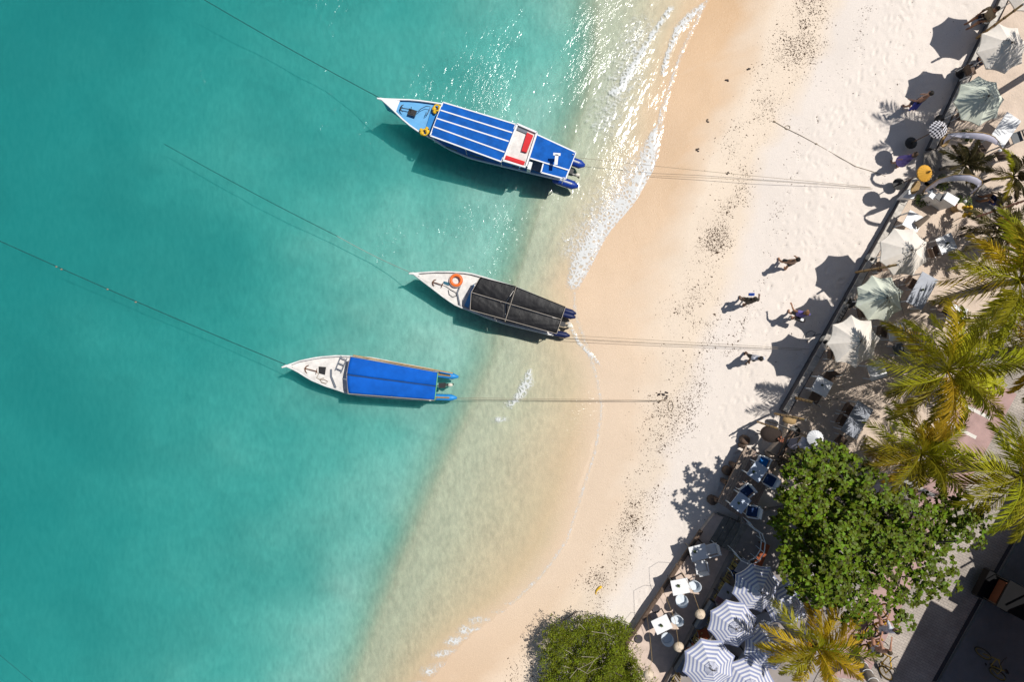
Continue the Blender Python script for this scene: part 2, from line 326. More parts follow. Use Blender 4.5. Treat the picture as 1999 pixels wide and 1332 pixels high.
def water_material():
    m = bpy.data.materials.new('sea_water'); m.use_nodes = True; n, l = m.node_tree.nodes, m.node_tree.links
    n.remove(n['Principled BSDF']); out = n['Material Output']; geo = n.new('ShaderNodeNewGeometry')
    def noise(sc, det, rot=0., st=(1, 1, 1), rough=.6):
        mp = n.new('ShaderNodeMapping'); mp.vector_type = 'TEXTURE'; mp.inputs['Rotation'].default_value = (0, 0, rot); mp.inputs['Scale'].default_value = st      # crests run along the shore
        l.new(geo.outputs['Position'], mp.inputs['Vector'])
        x = n.new('ShaderNodeTexNoise'); x.inputs['Scale'].default_value = sc; x.inputs['Detail'].default_value = det; x.inputs['Roughness'].default_value = rough
        l.new(mp.outputs[0], x.inputs['Vector']); return x
    a, b2, c = noise(1.5, 3, R(-24), (1, 2.6, 1)), noise(8, 3, R(-32), (1, 2.0, 1)), noise(.36, 4, R(-30), (1, 1.8, 1))
    gust = n.new('ShaderNodeMapRange'); gust.inputs[1].default_value = .47; gust.inputs[2].default_value = .68; gust.inputs[3].default_value = .05; gust.inputs[4].default_value = .5
    l.new(c.outputs[0], gust.inputs[0])
    mu = n.new('ShaderNodeMath'); mu.operation = 'MULTIPLY'; l.new(b2.outputs[0], mu.inputs[0]); l.new(gust.outputs[0], mu.inputs[1])
    ad = n.new('ShaderNodeMath'); ad.operation = 'MULTIPLY_ADD'; ad.inputs[1].default_value = .72; l.new(a.outputs[0], ad.inputs[0]); l.new(mu.outputs[0], ad.inputs[2])
    bp = n.new('ShaderNodeBump'); bp.inputs['Strength'].default_value = 1.; bp.inputs['Distance'].default_value = .1; l.new(ad.outputs[0], bp.inputs['Height'])
    gl = n.new('ShaderNodeBsdfGlossy'); gl.inputs['Roughness'].default_value = .12; l.new(bp.outputs[0], gl.inputs['Normal'])
    tr = n.new('ShaderNodeBsdfTransparent'); fr = n.new('ShaderNodeFresnel'); fr.inputs[0].default_value = 1.33; l.new(bp.outputs[0], fr.inputs['Normal'])
    ms = n.new('ShaderNodeMixShader'); l.new(fr.outputs[0], ms.inputs[0]); l.new(tr.outputs[0], ms.inputs[1]); l.new(gl.outputs[0], ms.inputs[2])
    fo = n.new('ShaderNodeAttribute'); fo.attribute_name = 'foam_glint'
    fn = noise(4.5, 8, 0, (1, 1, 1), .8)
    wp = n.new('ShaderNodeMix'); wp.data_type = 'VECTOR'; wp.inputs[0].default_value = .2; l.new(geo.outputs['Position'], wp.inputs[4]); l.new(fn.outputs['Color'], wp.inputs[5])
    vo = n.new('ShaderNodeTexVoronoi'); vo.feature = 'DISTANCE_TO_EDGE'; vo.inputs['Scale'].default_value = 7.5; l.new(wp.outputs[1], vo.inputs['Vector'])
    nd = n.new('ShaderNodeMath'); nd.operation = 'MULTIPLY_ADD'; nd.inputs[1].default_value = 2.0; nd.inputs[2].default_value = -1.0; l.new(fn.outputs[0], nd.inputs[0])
    d0 = n.new('ShaderNodeMath'); d0.operation = 'ADD'; l.new(fo.outputs['Fac'], d0.inputs[0]); l.new(nd.outputs[0], d0.inputs[1])                     # how much froth and painted glint: band plus noise
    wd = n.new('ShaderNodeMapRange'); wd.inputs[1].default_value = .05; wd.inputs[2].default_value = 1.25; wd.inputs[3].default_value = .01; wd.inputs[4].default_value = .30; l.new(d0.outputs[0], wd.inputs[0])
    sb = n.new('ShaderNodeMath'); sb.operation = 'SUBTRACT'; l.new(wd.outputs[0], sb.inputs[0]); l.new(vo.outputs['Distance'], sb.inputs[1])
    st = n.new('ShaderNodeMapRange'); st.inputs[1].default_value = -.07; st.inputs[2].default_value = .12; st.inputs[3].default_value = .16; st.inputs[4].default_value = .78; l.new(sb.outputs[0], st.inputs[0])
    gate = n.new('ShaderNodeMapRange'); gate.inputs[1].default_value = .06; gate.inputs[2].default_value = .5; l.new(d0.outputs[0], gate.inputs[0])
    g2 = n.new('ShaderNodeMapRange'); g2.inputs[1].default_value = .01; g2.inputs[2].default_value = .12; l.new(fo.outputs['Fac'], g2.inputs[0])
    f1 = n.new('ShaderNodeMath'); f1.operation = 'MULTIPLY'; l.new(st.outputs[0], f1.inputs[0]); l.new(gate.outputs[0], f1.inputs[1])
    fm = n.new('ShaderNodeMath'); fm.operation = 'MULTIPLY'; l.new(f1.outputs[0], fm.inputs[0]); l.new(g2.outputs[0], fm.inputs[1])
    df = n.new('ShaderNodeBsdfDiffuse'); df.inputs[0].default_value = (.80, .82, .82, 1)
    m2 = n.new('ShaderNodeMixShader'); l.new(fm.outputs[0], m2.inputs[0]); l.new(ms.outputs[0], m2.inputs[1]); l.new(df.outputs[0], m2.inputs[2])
    l.new(m2.outputs[0], out.inputs['Surface'])
    va = n.new('ShaderNodeVolumeAbsorption'); va.inputs['Color'].default_value = (.40, .934, .944, 1); va.inputs['Density'].default_value = 1.5
    vs_ = n.new('ShaderNodeVolumeScatter'); vs_.inputs['Color'].default_value = (.22, .97, .95, 1); vs_.inputs['Density'].default_value = .46; vs_.inputs['Anisotropy'].default_value = .2
    av = n.new('ShaderNodeAddShader'); l.new(va.outputs[0], av.inputs[0]); l.new(vs_.outputs[0], av.inputs[1]); l.new(av.outputs[0], out.inputs['Volume'])
    return m
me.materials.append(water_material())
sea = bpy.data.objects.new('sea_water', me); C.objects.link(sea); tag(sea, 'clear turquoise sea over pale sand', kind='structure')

# ---------------------------------------------------------------- terraces, street, walls
M_white = mat('white_paint', (.78, .78, .78), .5, .05, 8)
M_cream = mat('cream_canvas', (.80, .73, .65), .9, .09, 2.5, .12)
M_sage = mat('sage_canvas', (.64, .67, .56), .9, .09, 2.5, .12)
M_bamboo = mat('bamboo', (.42, .27, .11), .55, .25, 9, .2)
M_bamdark = mat('old_bamboo', (.36, .24, .09), .7, .35, 14, .4, rand=.45)
M_wood = mat('brown_wood', (.13, .085, .06), .75, .35, 9, .4)
M_plank = mat('grey_deck_wood', (.33, .25, .20), .8, .25, 7, .4, rand=.18)
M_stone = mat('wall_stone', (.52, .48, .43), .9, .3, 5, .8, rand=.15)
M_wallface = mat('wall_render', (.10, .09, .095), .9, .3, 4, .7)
M_tsand = mat('terrace_sand', (.62, .50, .40), .95, .14, 1.6, .9, bscale=14)
M_tile = mat('terrace_tile', (.62, .49, .41), .9, .16, 3, .5)
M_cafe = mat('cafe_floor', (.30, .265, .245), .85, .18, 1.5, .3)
M_metal = mat('dark_metal', (.05, .05, .05), .4, .2, 10, 0, .6)
M_black = mat('black_plastic', (.02, .02, .022), .45, .2, 10)
M_rope = mat('rope_fibre', (.30, .24, .17), .95, .2, 30)
M_rope_dark = mat('wet_rope', (.012, .04, .045), .8, .2, 30)
M_rattan = mat('rattan', (.42, .28, .13), .8, .3, 40, .6)
M_darkrattan = mat('dark_rattan', (.035, .023, .018), .8, .35, 40, .6)
M_pale = mat('pale_rattan', (.74, .60, .45), .8, .15, 40, .5)
M_lilac = mat('white_satin', (.60, .58, .68), .6, .06, 5, trans=.25)
M_blue = mat('blue_cushion', (.01, .16, .52), .8, .15, 6, .2)
M_blue_shade = mat('blue_cushion_shade', (.012, .04, .13), .8, .2, 6, .2)  # darker copy of the blue cushion, with shade painted into it
M_tubblue = mat('pale_blue_plastic', (.68, .73, .78), .45, .05, 6)
M_bluetable = mat('blue_white_tabletop', (.55, .62, .74), .5, .1, 4)
M_rust = mat('rust_cushion', (.30, .075, .025), .8, .2, 6, .2)
M_orange = mat('orange_cushion', (.55, .17, .03), .8, .2, 6, .2)
M_grey = mat('grey_fabric', (.17, .19, .22), .85, .15, 6, .2)
M_greytable = mat('grey_tabletop', (.33, .35, .40), .5, .12, 4)
M_leafpot = mat('pot_plant_leaf', (.10, .14, .05), .6, .3, 20)
M_pot = mat('dark_pot', (.05, .045, .04), .6, .2, 10)

def poly_slab(name, pts, z, thick, m, label):
    o = MB().prism([W(x, y, z) for x, y in pts], z - thick, z).build(name, m); return tag(o, label, kind='structure')
def street_material():
    m = bpy.data.materials.new('street_pavers'); m.use_nodes = True; n, l = m.node_tree.nodes, m.node_tree.links
    b = n['Principled BSDF']; b.inputs['Roughness'].default_value = .85; geo = n.new('ShaderNodeNewGeometry')
    mp = n.new('ShaderNodeMapping'); mp.inputs['Rotation'].default_value = (0, 0, R(28)); l.new(geo.outputs['Position'], mp.inputs[0])
    br = n.new('ShaderNodeTexBrick'); br.inputs['Scale'].default_value = 1; br.inputs['Brick Width'].default_value = .2; br.inputs['Row Height'].default_value = .1
    br.inputs['Mortar Size'].default_value = .006; br.inputs['Color1'].default_value = (.37, .32, .275, 1); br.inputs['Color2'].default_value = (.44, .385, .335, 1); br.inputs['Mortar'].default_value = (.2, .18, .165, 1)
    l.new(mp.outputs[0], br.inputs[0])
    no = n.new('ShaderNodeTexNoise'); no.inputs['Scale'].default_value = .8; no.inputs['Detail'].default_value = 7; l.new(geo.outputs['Position'], no.inputs['Vector'])
    hs = n.new('ShaderNodeHueSaturation'); mr = n.new('ShaderNodeMapRange'); mr.inputs[1].default_value = .3; mr.inputs[2].default_value = .7; mr.inputs[3].default_value = .7; mr.inputs[4].default_value = 1.15
    l.new(no.outputs[0], mr.inputs[0]); l.new(mr.outputs[0], hs.inputs['Value']); l.new(br.outputs[0], hs.inputs['Color']); l.new(hs.outputs[0], b.inputs['Base Color'])
    bp = n.new('ShaderNodeBump'); bp.inputs['Strength'].default_value = .4; bp.inputs['Distance'].default_value = .01; l.new(br.outputs['Fac'], bp.inputs['Height']); bp.invert = True; l.new(bp.outputs[0], b.inputs['Normal'])
    return m
WALL = [(1985, -95), (1942, 0), (1880, 128), (1836, 222), (1800, 296)]           # sea-side edge of the low wall, upper stretch
WALL2 = [(1770, 352), (1700, 478), (1640, 586), (1580, 694), (1520, 800)]
poly_slab('terrace_sand', [(x + 25, y + 6) for x, y in WALL] + [(x + 22, y + 4) for x, y in WALL2] + [(1535, 850), (1500, 885), (1545, 1010), (1620, 1060), (1800, 900), (1905, 690), (2600, -400), (2600, -700), (2250, -700)], ZT, .9, M_tsand, 'raised sand terrace behind the low sea wall')
poly_slab('lower_terrace', [(1395, 1004), (1369, 1038), (1238, 1236), (1183, 1332), (1148, 1400), (1260, 1400), (1300, 1335), (1432, 1078), (1440, 1020)], ZL, .6, M_tile, 'pale tiled terrace behind the timber edge')
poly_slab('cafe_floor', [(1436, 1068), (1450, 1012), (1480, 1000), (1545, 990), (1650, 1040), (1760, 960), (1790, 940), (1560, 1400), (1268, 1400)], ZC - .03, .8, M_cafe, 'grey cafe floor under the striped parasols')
poly_slab('street', [(2350, -150), (1905, 690), (1640, 1230), (1545, 1420), (1770, 1440), (1832, 1332), (1918, 1180), (2060, 930), (2500, 100)], ZS + .004, .5, street_material(), 'grey block-paved street behind the cafe')
M_pink = mat('pink_pavers', (.41, .27, .25), .85, .16, 2, .3)
M_line = mat('road_paint', (.70, .66, .60), .7, .12, 6)
def sheet(name, pts, z, m, label=None, parent=None):
    P = [W(x, y, z) for x, y in pts]
    a = sum(P[i].x * P[(i + 1) % len(P)].y - P[(i + 1) % len(P)].x * P[i].y for i in range(len(P)))
    if a < 0: P.reverse()
    o = MB().add(P, [tuple(range(len(P)))]).build(name, m); tag(o, label, kind='structure'); return o
sheet('parking_bay', [(1905, 725), (1985, 770), (1770, 1165), (1690, 1330), (1600, 1320), (1650, 1225), (1690, 1140)], ZS + .009, M_pink, 'pink paved parking strip beside the street')
for k in range(6):
    x0, y0 = 1915 - 20 * k * 1.42, 772 + 38 * k * 1.42
    x0, y0 = 1892 - 27 * k, 778 + 38 * k
    sheet('parking_line', [(x0 - 24, y0 + 2), (x0 + 42, y0 + 36), (x0 + 39, y0 + 42), (x0 - 27, y0 + 8)], ZS + .014, M_line, 'white parking line on pink paving')
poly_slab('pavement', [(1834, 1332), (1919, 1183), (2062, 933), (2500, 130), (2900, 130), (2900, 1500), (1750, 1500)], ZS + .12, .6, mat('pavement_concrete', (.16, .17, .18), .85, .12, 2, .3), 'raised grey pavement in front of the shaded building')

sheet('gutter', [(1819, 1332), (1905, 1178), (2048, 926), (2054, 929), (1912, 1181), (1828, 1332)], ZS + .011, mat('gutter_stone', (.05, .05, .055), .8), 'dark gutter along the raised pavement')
def low_wall(pts, z0, z1, wcap, label, gname):
    t = thing('sea_wall', label, 'wall', W(*pts[0], z0), 0, gname)
    for (x0, y0), (x1, y1) in zip(pts[:-1], pts[1:]):
        a, b = W(x0, y0, z0), W(x1, y1, z0); dv = (b - a); L = dv.length; dv.normalize(); nv = Vector((dv.y, -dv.x, 0))
        if nv.x < 0: nv = -nv
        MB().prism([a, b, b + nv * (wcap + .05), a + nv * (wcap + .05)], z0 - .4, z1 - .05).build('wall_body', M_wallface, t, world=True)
        n = max(1, round(L / .62))
        for i in range(n):
            p, q = a + dv * (L * i / n + .008), a + dv * (L * (i + 1) / n - .008); j = rnd.uniform(-.012, .012)
            MB().prism([p - nv * (.03 + j), q - nv * (.03 - j), q + nv * (wcap + rnd.uniform(-.02, .03)), p + nv * (wcap + rnd.uniform(-.02, .03))], z1 - .05, z1 + rnd.uniform(.0, .015)).build('cap_stone', M_stone, t, world=True)
    return t
wall_a = low_wall(WALL, 1.0, ZT + .07, .20, 'low stone sea wall beside the checked parasol and top cream parasols', None)
wall_b = low_wall(WALL2, 1.0, ZT + .07, .20, 'low stone sea wall with dark lettering running past the yellow parasol to the deck', None)
# lettering on the cap of the wall
tx = bpy.data.curves.new('lettering', 'FONT'); tx.body = 'YKTLEBOM'; tx.size = .24; tx.extrude = .004; tx.space_character = 1.15
txo = bpy.data.objects.new('lettering', tx); C.objects.link(txo)
bpy.context.view_layer.update()
dg = bpy.context.evaluated_depsgraph_get(); tme = bpy.data.meshes.new_from_object(txo.evaluated_get(dg)); bpy.data.objects.remove(txo)
tme.materials.append(M_black); lo = bpy.data.objects.new('lettering', tme); C.objects.link(lo); lo.parent = wall_b
p0, p1 = W(1632, 641, ZT + .09), W(1670, 572, ZT + .09); lo.location = p0 - wall_b.location + Vector((.06, 0, 0)); lo.rotation_euler = (0, 0, rotz(p0, p1)); lo.scale = (1.0, 1.0, 1)

# steps between the two walls and stone steps below the deck
def steps(label, corners, zs, n, m):
    a, b, c, d = [W(x, y, zs[0]) for x, y in corners]; t = thing('stone_steps', label, 'steps', a)
    for i in range(n):
        u0, u1 = i / n, (i + 1) / n; z = zs[0] + (zs[1] - zs[0]) * (i + 1) / n
        p = [a.lerp(d, u0), b.lerp(c, u0), b.lerp(c, u1 - .01), a.lerp(d, u1 - .01)]
        MB().prism(p, zs[0] - .3, z).build('step', m, t, world=True)
M_step = mat('mossy_stone', (.20, .19, .17), .9, .3, 4, .6, rand=.15)
steps('mossy stone steps in shade between the wooden deck and the bamboo fence', [(1402, 1002), (1372, 1052), (1424, 1072), (1452, 1022)], (1.0, ZC), 5, M_step)
steps('dark stone steps up from the beach between checked and yellow parasols', [(1800, 300), (1768, 350), (1800, 372), (1832, 318)], (1.0, ZT), 3, M_step)
poly_slab('garden_path', [(1805, 296), (1850, 285), (1960, 400), (1935, 425), (1835, 372), (1802, 350)], ZT + .012, .06, mat('path_stone_shade', (.28, .25, .22), .9, .25, 2, .5), 'dark stone path leading in from the beach steps')  # dark tone mostly paints a shadow onto the path

# timber edge of the lower terrace, bamboo fence
t = thing('timber_edge', 'long dark timber beam edging the pale tiled terrace', 'beam', W(1368, 1036, ZL))
eg = [(1369, 1036), (1325, 1104), (1281, 1170), (1236, 1238), (1180, 1322), (1150, 1368)]
for (x0, y0), (x1, y1) in zip(eg[:-1], eg[1:]):
    MB().tube([W(x0, y0, ZL + .08), W((x0 + x1) / 2, (y0 + y1) / 2, ZL + .09), W(x1 + 1, y1 - 1, ZL + .08)], .095, 8).build('log', M_wood, t, world=True)
f0, f1 = W(1431, 1076, ZL), W(1290, 1352, ZL)
t = thing('bamboo_fence', 'low fence of upright bamboo sticks between tiled terrace and cafe floor', 'fence', f0)
stick = MB().tube([(0, 0, -.1), (0, 0, .4), (.01, 0, .85)], .026, 6).mesh('stick', M_bamdark)
nst = 92; fd = (f1 - f0)
for i in range(nst):
    p = fd * (i / (nst - 1)); o = part('stick', stick, t, p + Vector((rnd.uniform(-.02, .02), rnd.uniform(-.02, .02), rnd.uniform(-.05, .04))), (R(rnd.uniform(-3, 3)), R(rnd.uniform(1, 7)), 0))
for h in (.2, .5): MB().tube([f0 + Vector((-.02, 0, h)), f1 + Vector((-.02, 0, h))], .02, 5).build('rail', M_bamdark, t, world=True)

# wooden deck: planks on a frame with posts
dk = [(1456, 872), (1401, 981), (1459, 1022), (1518, 905), (1500, 880)]
t = thing('wooden_deck', 'raised deck of worn planks with blue cushioned chairs on it', 'deck', W(1456, 872, ZD))
a, b, c, d = W(1456, 872, ZD), W(1401, 981, ZD), W(1461, 1021, ZD), W(1519, 903, ZD)
npl = 15
for i in range(npl):
    u0, u1 = i / npl + .004, (i + 1) / npl - .004; zz = ZD + rnd.uniform(-.006, .004)
    MB().prism([a.lerp(d, u0), b.lerp(c, u0), b.lerp(c, u1), a.lerp(d, u1)], zz - .04, zz).build('plank', M_plank, t, world=True)
MB().prism([a.lerp(d, .02), b.lerp(c, .02), b.lerp(c, .98), a.lerp(d, .98)], ZD - .2, ZD - .05).build('frame', M_wood, t, world=True)
for u in (.02, .35, .66, .98):
    for s_ in (.03, .97):
        q = a.lerp(b, u).lerp(d.lerp(c, u), s_); MB().box((q.x, q.y, 1.25), (.14, .14, .72)).build('post', M_wood, t, world=True)
for (x, y) in ((1451, 858), (1417, 918), (1388, 975)):
    q = G(x, y); o = MB().lathe([(.17, -.2), (.2, .05), (.19, .3), (.12, .36), (.01, .37)], 9).build('boulder', M_wood, None, True); o.location = q  # short posts of dark wood set in the sand
    tag(o, {1451: 'dark boulder on the sand at the slim bamboo pole end of the deck', 1417: 'dark boulder on the sand midway along the deck edge', 1388: 'dark boulder on the sand beside the deck corner and stone steps'}[x], 'boulder', 'boulders along the deck'); o.rotation_euler.z = rnd.uniform(0, 6)

# ---------------------------------------------------------------- parasols
def striped(name, dark, light, n_):
    m = bpy.data.materials.new(name); m.use_nodes = True; n, l = m.node_tree.nodes, m.node_tree.links
    b = n['Principled BSDF']; b.inputs['Roughness'].default_value = .85
    at = n.new('ShaderNodeAttribute'); at.attribute_name = 'rad'
    mu = n.new('ShaderNodeMath'); mu.operation = 'MULTIPLY'; mu.inputs[1].default_value = n_; l.new(at.outputs['Fac'], mu.inputs[0])
    fr = n.new('ShaderNodeMath'); fr.operation = 'FRACT'; l.new(mu.outputs[0], fr.inputs[0])
    gt = n.new('ShaderNodeMath'); gt.operation = 'GREATER_THAN'; gt.inputs[1].default_value = .52; l.new(fr.outputs[0], gt.inputs[0])
    mx = n.new('ShaderNodeMix'); mx.data_type = 'RGBA'; mx.inputs[6].default_value = (*light, 1); mx.inputs[7].default_value = (*dark, 1); l.new(gt.outputs[0], mx.inputs[0]); l.new(mx.outputs[2], b.inputs['Base Color'])
    MATS[name] = m; return m
M_stripe = striped('striped_canvas', (.27, .30, .47), (.70, .69, .70), 7)
def canopy_mesh(name, r, rise, ns=8, sag=.10, rings=6, m=None, r0=.0, droop=.05, zoff=0):
    vv, ff, rad = [], [], []; seg_ = 4; n = ns * seg_
    for i in range(rings + 1):
        u = r0 / r + (1 - r0 / r) * i / rings
        for k in range(n):
            f = (k % seg_) / seg_; c = k // seg_; a0, a1 = 2 * math.pi * c / ns, 2 * math.pi * (c + 1) / ns
            x = (math.cos(a0) * (1 - f) + math.cos(a1) * f) * r * u; y = (math.sin(a0) * (1 - f) + math.sin(a1) * f) * r * u
            bow = math.sin(math.pi * f); sc = 1 - sag * .8 * bow * u ** 3
            vv.append((x * sc, y * sc, zoff + rise * (1 - u ** 1.15) - sag * bow * .35 * u * (1 - .3 * u)));  rad.append(u)
    for i in range(rings):
        for k in range(n): ff.append((i * n + k, (i + 1) * n + k, (i + 1) * n + (k + 1) % n, i * n + (k + 1) % n))
    # short valance hanging from the rim
    o = len(vv)
    for k in range(n): x, y, z = vv[rings * n + k]; vv.append((x * 1.005, y * 1.005, z - droop)); rad.append(1.02)
    for k in range(n): ff.append((rings * n + k, o + k, o + (k + 1) % n, rings * n + (k + 1) % n))
    if r0 < .01: pass
    me = bpy.data.meshes.new(name); me.from_pydata(vv, [], ff)
    a = me.attributes.new('rad', 'FLOAT', 'POINT'); a.data.foreach_set('value', rad)
    if m: me.materials.append(m)
    me.update(); return me
def parasol(label, px_, py_, r, m, group, rot=0., hub=2.75, rim=2.3, base_z=ZT, ns=8, sag=.10, lights=True, tilt=0., cat='parasol', pole=M_white):
    q = W(px_, py_, base_z + rim + .1); t = thing('parasol', label, cat, (q.x, q.y, base_z), rot, group)
    ty = (R(rnd.uniform(-3, 3)), R(tilt + rnd.uniform(-3, 3)), 0); r *= rnd.uniform(.97, 1.04); sag *= rnd.uniform(.7, 1.5)
    part('canopy', canopy_mesh('canopy', r, hub - rim, ns, sag, m=m), t, (0, 0, rim), ty)
    part('vent', canopy_mesh('vent', r * .27, .13, ns, sag, 2, m, droop=.02), t, (0, 0, hub - .065), ty)
    MB().tube([(0, 0, 0), (0, 0, hub + .03)], .022, 8).build('pole', pole, t)
    MB().lathe([(.24, 0), (.24, .04), (.05, .09), (.035, .3)], 14).build('base', M_metal, t)
    MB().lathe([(.02, hub), (.035, hub + .05), (.012, hub + .12), (.001, hub + .15)], 8).build('finial', M_wood, t)
    for k in range(ns):
        a_ = 2 * math.pi * k / ns; ca_, sa = math.cos(a_), math.sin(a_)
        MB().tube([(.03 * ca_, .03 * sa, hub - .05), (r * .97 * ca_, r * .97 * sa, rim - .015)], .009, 4).build('rib', pole, t)
    if lights:
        g = MB()
        for k in range(8):
            a_ = rnd.uniform(0, 6.28); rr = rnd.uniform(.08, .22)
            g.ball((rr * math.cos(a_), rr * math.sin(a_), hub + .02 + .1 * (1 - rr / .2)), .017, 6)
            if k < 7: g.tube([(.02 * math.cos(a_), .02 * math.sin(a_), hub + .13), (rr * math.cos(a_), rr * math.sin(a_), hub + .03 + .1 * (1 - rr / .2))], .006, 3)
        tag(g.build('bulb_cluster', M_black, t), kind='stuff')
    return t
GC, GS = 'canvas parasols along the sea wall', 'striped parasols over the cafe'
parasol('cream parasol cut by the picture edge above the long bamboo pole', 2014, -24, .93, M_cream, GC, .2)
parasol('cream parasol beside the topmost bamboo pole, dappled by a palm frond shadow', 1960, 92, .93, M_cream, GC, .15)
parasol('pale green parasol shaded by a palm frond near the checked parasol', 1915, 195, .93, M_sage, GC, .05)
parasol('cream parasol crossed by string lights beside the leaning bamboo pole', 1767, 491, .96, M_cream, GC, .38)
parasol('pale green parasol in full sun beside the lettered wall', 1720, 583, .90, M_sage, GC, .3)
parasol('cream parasol beside the lettered wall with palm shadow on its rim', 1669, 667, 1.0, M_cream, GC, .1)
parasol('striped parasol half shaded by the broadleaf tree', 1479, 1151, .93, M_stripe, GS, .2, base_z=ZC, sag=.06, hub=2.3, rim=1.88)
parasol('striped parasol in sun between two other striped ones by the lamp shade', 1431, 1221, .95, M_stripe, GS, .25, base_z=ZC, sag=.06, hub=2.3, rim=1.88)
parasol('striped parasol beside the grey sofas, largest of the striped ones', 1385, 1300, 1.0, M_stripe, GS, .3, base_z=ZC, sag=.06, hub=2.3, rim=1.88)
parasol('striped parasol under the broadleaf tree in deep dappled shade', 1540, 1180, .93, M_stripe, GS, .1, base_z=ZC, sag=.06, hub=2.1, rim=1.7)
parasol('striped parasol partly hidden by the coconut palm fronds', 1500, 1266, .95, M_stripe, GS, .35, base_z=ZC, sag=.06, hub=2.1, rim=1.7)
parasol('striped parasol in shade at the foot of the coconut palm', 1462, 1334, .95, M_stripe, GS, .0, base_z=ZC, sag=.06, hub=2.1, rim=1.7)
# small ceremonial parasols
def check_mat():
    m = bpy.data.materials.new('checked_cloth'); m.use_nodes = True; n, l = m.node_tree.nodes, m.node_tree.links; b = n['Principled BSDF']
    tc = n.new('ShaderNodeTexCoord'); ck = n.new('ShaderNodeTexChecker'); ck.inputs['Scale'].default_value = 15
    ck.inputs['Color1'].default_value = (.72, .70, .74, 1); ck.inputs['Color2'].default_value = (.03, .03, .04, 1)
    mp = n.new('ShaderNodeMapping'); mp.inputs['Scale'].default_value = (1, 1, 0); mp.inputs['Location'].default_value = (0, 0, .51); l.new(tc.outputs['Object'], mp.inputs[0]); l.new(mp.outputs[0], ck.inputs[0]); l.new(ck.outputs[0], b.inputs['Base Color']); return m
parasol('small black and white checked parasol at the end of the upper sea wall', 1835, 251, .34, check_mat(), None, 0, 2.0, 1.78, ZT, 16, .02, False, pole=M_wood)
parasol('small fringed yellow parasol standing above the beach steps', 1809, 337, .33, mat('yellow_silk', (.80, .42, .055), .6, .12, 8, trans=.15), None, 0, 2.0, 1.78, ZT, 16, .03, False, pole=M_wood, tilt=8)
parasol('small white fringed parasol beside the lilac banner near the big tree', 1594, 857, .30, mat('white_silk', (.72, .72, .74), .6, .08, 8), None, 0, 2.1, 1.92, ZT, 16, .03, False, pole=M_wood)
parasol('white striped parasol at the picture edge behind the yellow palm frond', 1994, 458, .42, M_stripe, None, 0, 1.9, 1.7, ZT, 12, .05, False)

# round woven boards
def disc(label, px_, py_, z, r, ry, rz, m, th=.04):
    q = W(px_, py_, z); o = MB().lathe([(r * .96, -th / 2), (r, 0), (r * .96, th / 2), (r * .7, th / 2 - .012), (.01, th / 2 - .012)], 22).build('woven_board', m, None)
    o.location = q; o.rotation_euler = (R(40), R(ry), rz); return tag(o, label, 'board')
# ---------------------------------------------------------------- tables and chairs
def table_proto(lx, ly, h, m, leg=M_white):
    def fn():
        t = thing('dining_table', 'table', 'table')
        MB().box((0, 0, h - .015), (lx, ly, .03)).build('table_top', m, t)
        MB().box((0, 0, h - .06), (lx * .88, ly * .88, .05)).build('apron', leg, t)
        for sx in (-1, 1):
            for sy in (-1, 1): MB().box((sx * (lx / 2 - .06), sy * (ly / 2 - .06), h / 2 - .03), (.045, .045, h - .06)).build('leg', leg, t)
        return t
    return Proto(fn)
T_sq = table_proto(.66, .66, .75, M_white); T_long = table_proto(1.28, .66, .75, M_white); T_grey = table_proto(1.35, .70, .75, M_greytable)
T_blue = table_proto(.66, .58, .72, M_bluetable, M_tubblue); T_low = table_proto(.68, .60, .75, M_white, M_metal); T_cafe = table_proto(.62, .5, .72, M_greytable, M_metal)
GT = 'white tables on the sand terrace'
def put_table(pr, label, corners, z, h=.75, group=None):
    P = [W(x, y, z + h) for x, y in corners]; c = sum(P, Vector()) / len(P)
    return pr.put((c.x, c.y, z), rotz(P[0], P[1]), label, group)
put_table(T_long, 'long white table under the upper curved banner', [(1928, 270), (1965, 216), (1996, 236), (1960, 291)], ZT)
put_table(T_sq, 'white table tucked between the sea wall and a folded canvas', [(1761, 437), (1775, 411), (1806, 428), (1792, 452)], ZT, group=GT)
put_table(T_sq, 'white table with a small posy between cream parasol and palm', [(1840, 498), (1825, 464), (1857, 455), (1869, 486)], ZT, group=GT)
put_table(T_grey, 'long grey table in palm shade beside the two parasols', [(1770, 590), (1802, 531), (1829, 545), (1800, 606)], ZT)
put_table(T_sq, 'white table where the person in pink sits under palm fronds', [(1847, 622), (1860, 590), (1891, 606), (1876, 636)], ZT, group=GT)
put_table(T_sq, 'white table between cream parasol and palm, with a slatted chair', [(1737, 669), (1732, 634), (1765, 629), (1770, 661)], ZT, group=GT)
put_table(T_sq, 'white table under the tip of a drooping palm frond', [(1703, 745), (1692, 713), (1722, 703), (1732, 734)], ZT, group=GT)
put_table(T_sq, 'white table beside the sea wall, half in palm shadow', [(1582, 761), (1598, 731), (1629, 750), (1611, 777)], ZT, group=GT)
put_table(T_grey, 'long grey table in deep shade beside three white chairs', [(1643, 842), (1676, 786), (1704, 798), (1670, 856)], ZT)
put_table(T_sq, 'white table mostly hidden beneath the large palm crown', [(1800, 704), (1795, 676), (1822, 668), (1828, 696)], ZT, group=GT)
put_table(T_blue, 'blue and white table on the deck beside the sunlit blue chair', [(1460, 922), (1472, 906), (1497, 920), (1486, 938)], ZD, .72)
put_table(T_blue, 'blue and white table at the steps end of the deck', [(1426, 983), (1440, 965), (1464, 982), (1453, 999)], ZD, .72)
put_table(T_low, 'white table with white armchairs, nearest the stone steps', [(1344, 1069), (1375, 1061), (1383, 1091), (1353, 1099)], ZL)
put_table(T_low, 'white table with tub chairs, middle of the tiled terrace', [(1309, 1133), (1339, 1127), (1347, 1160), (1317, 1166)], ZL)
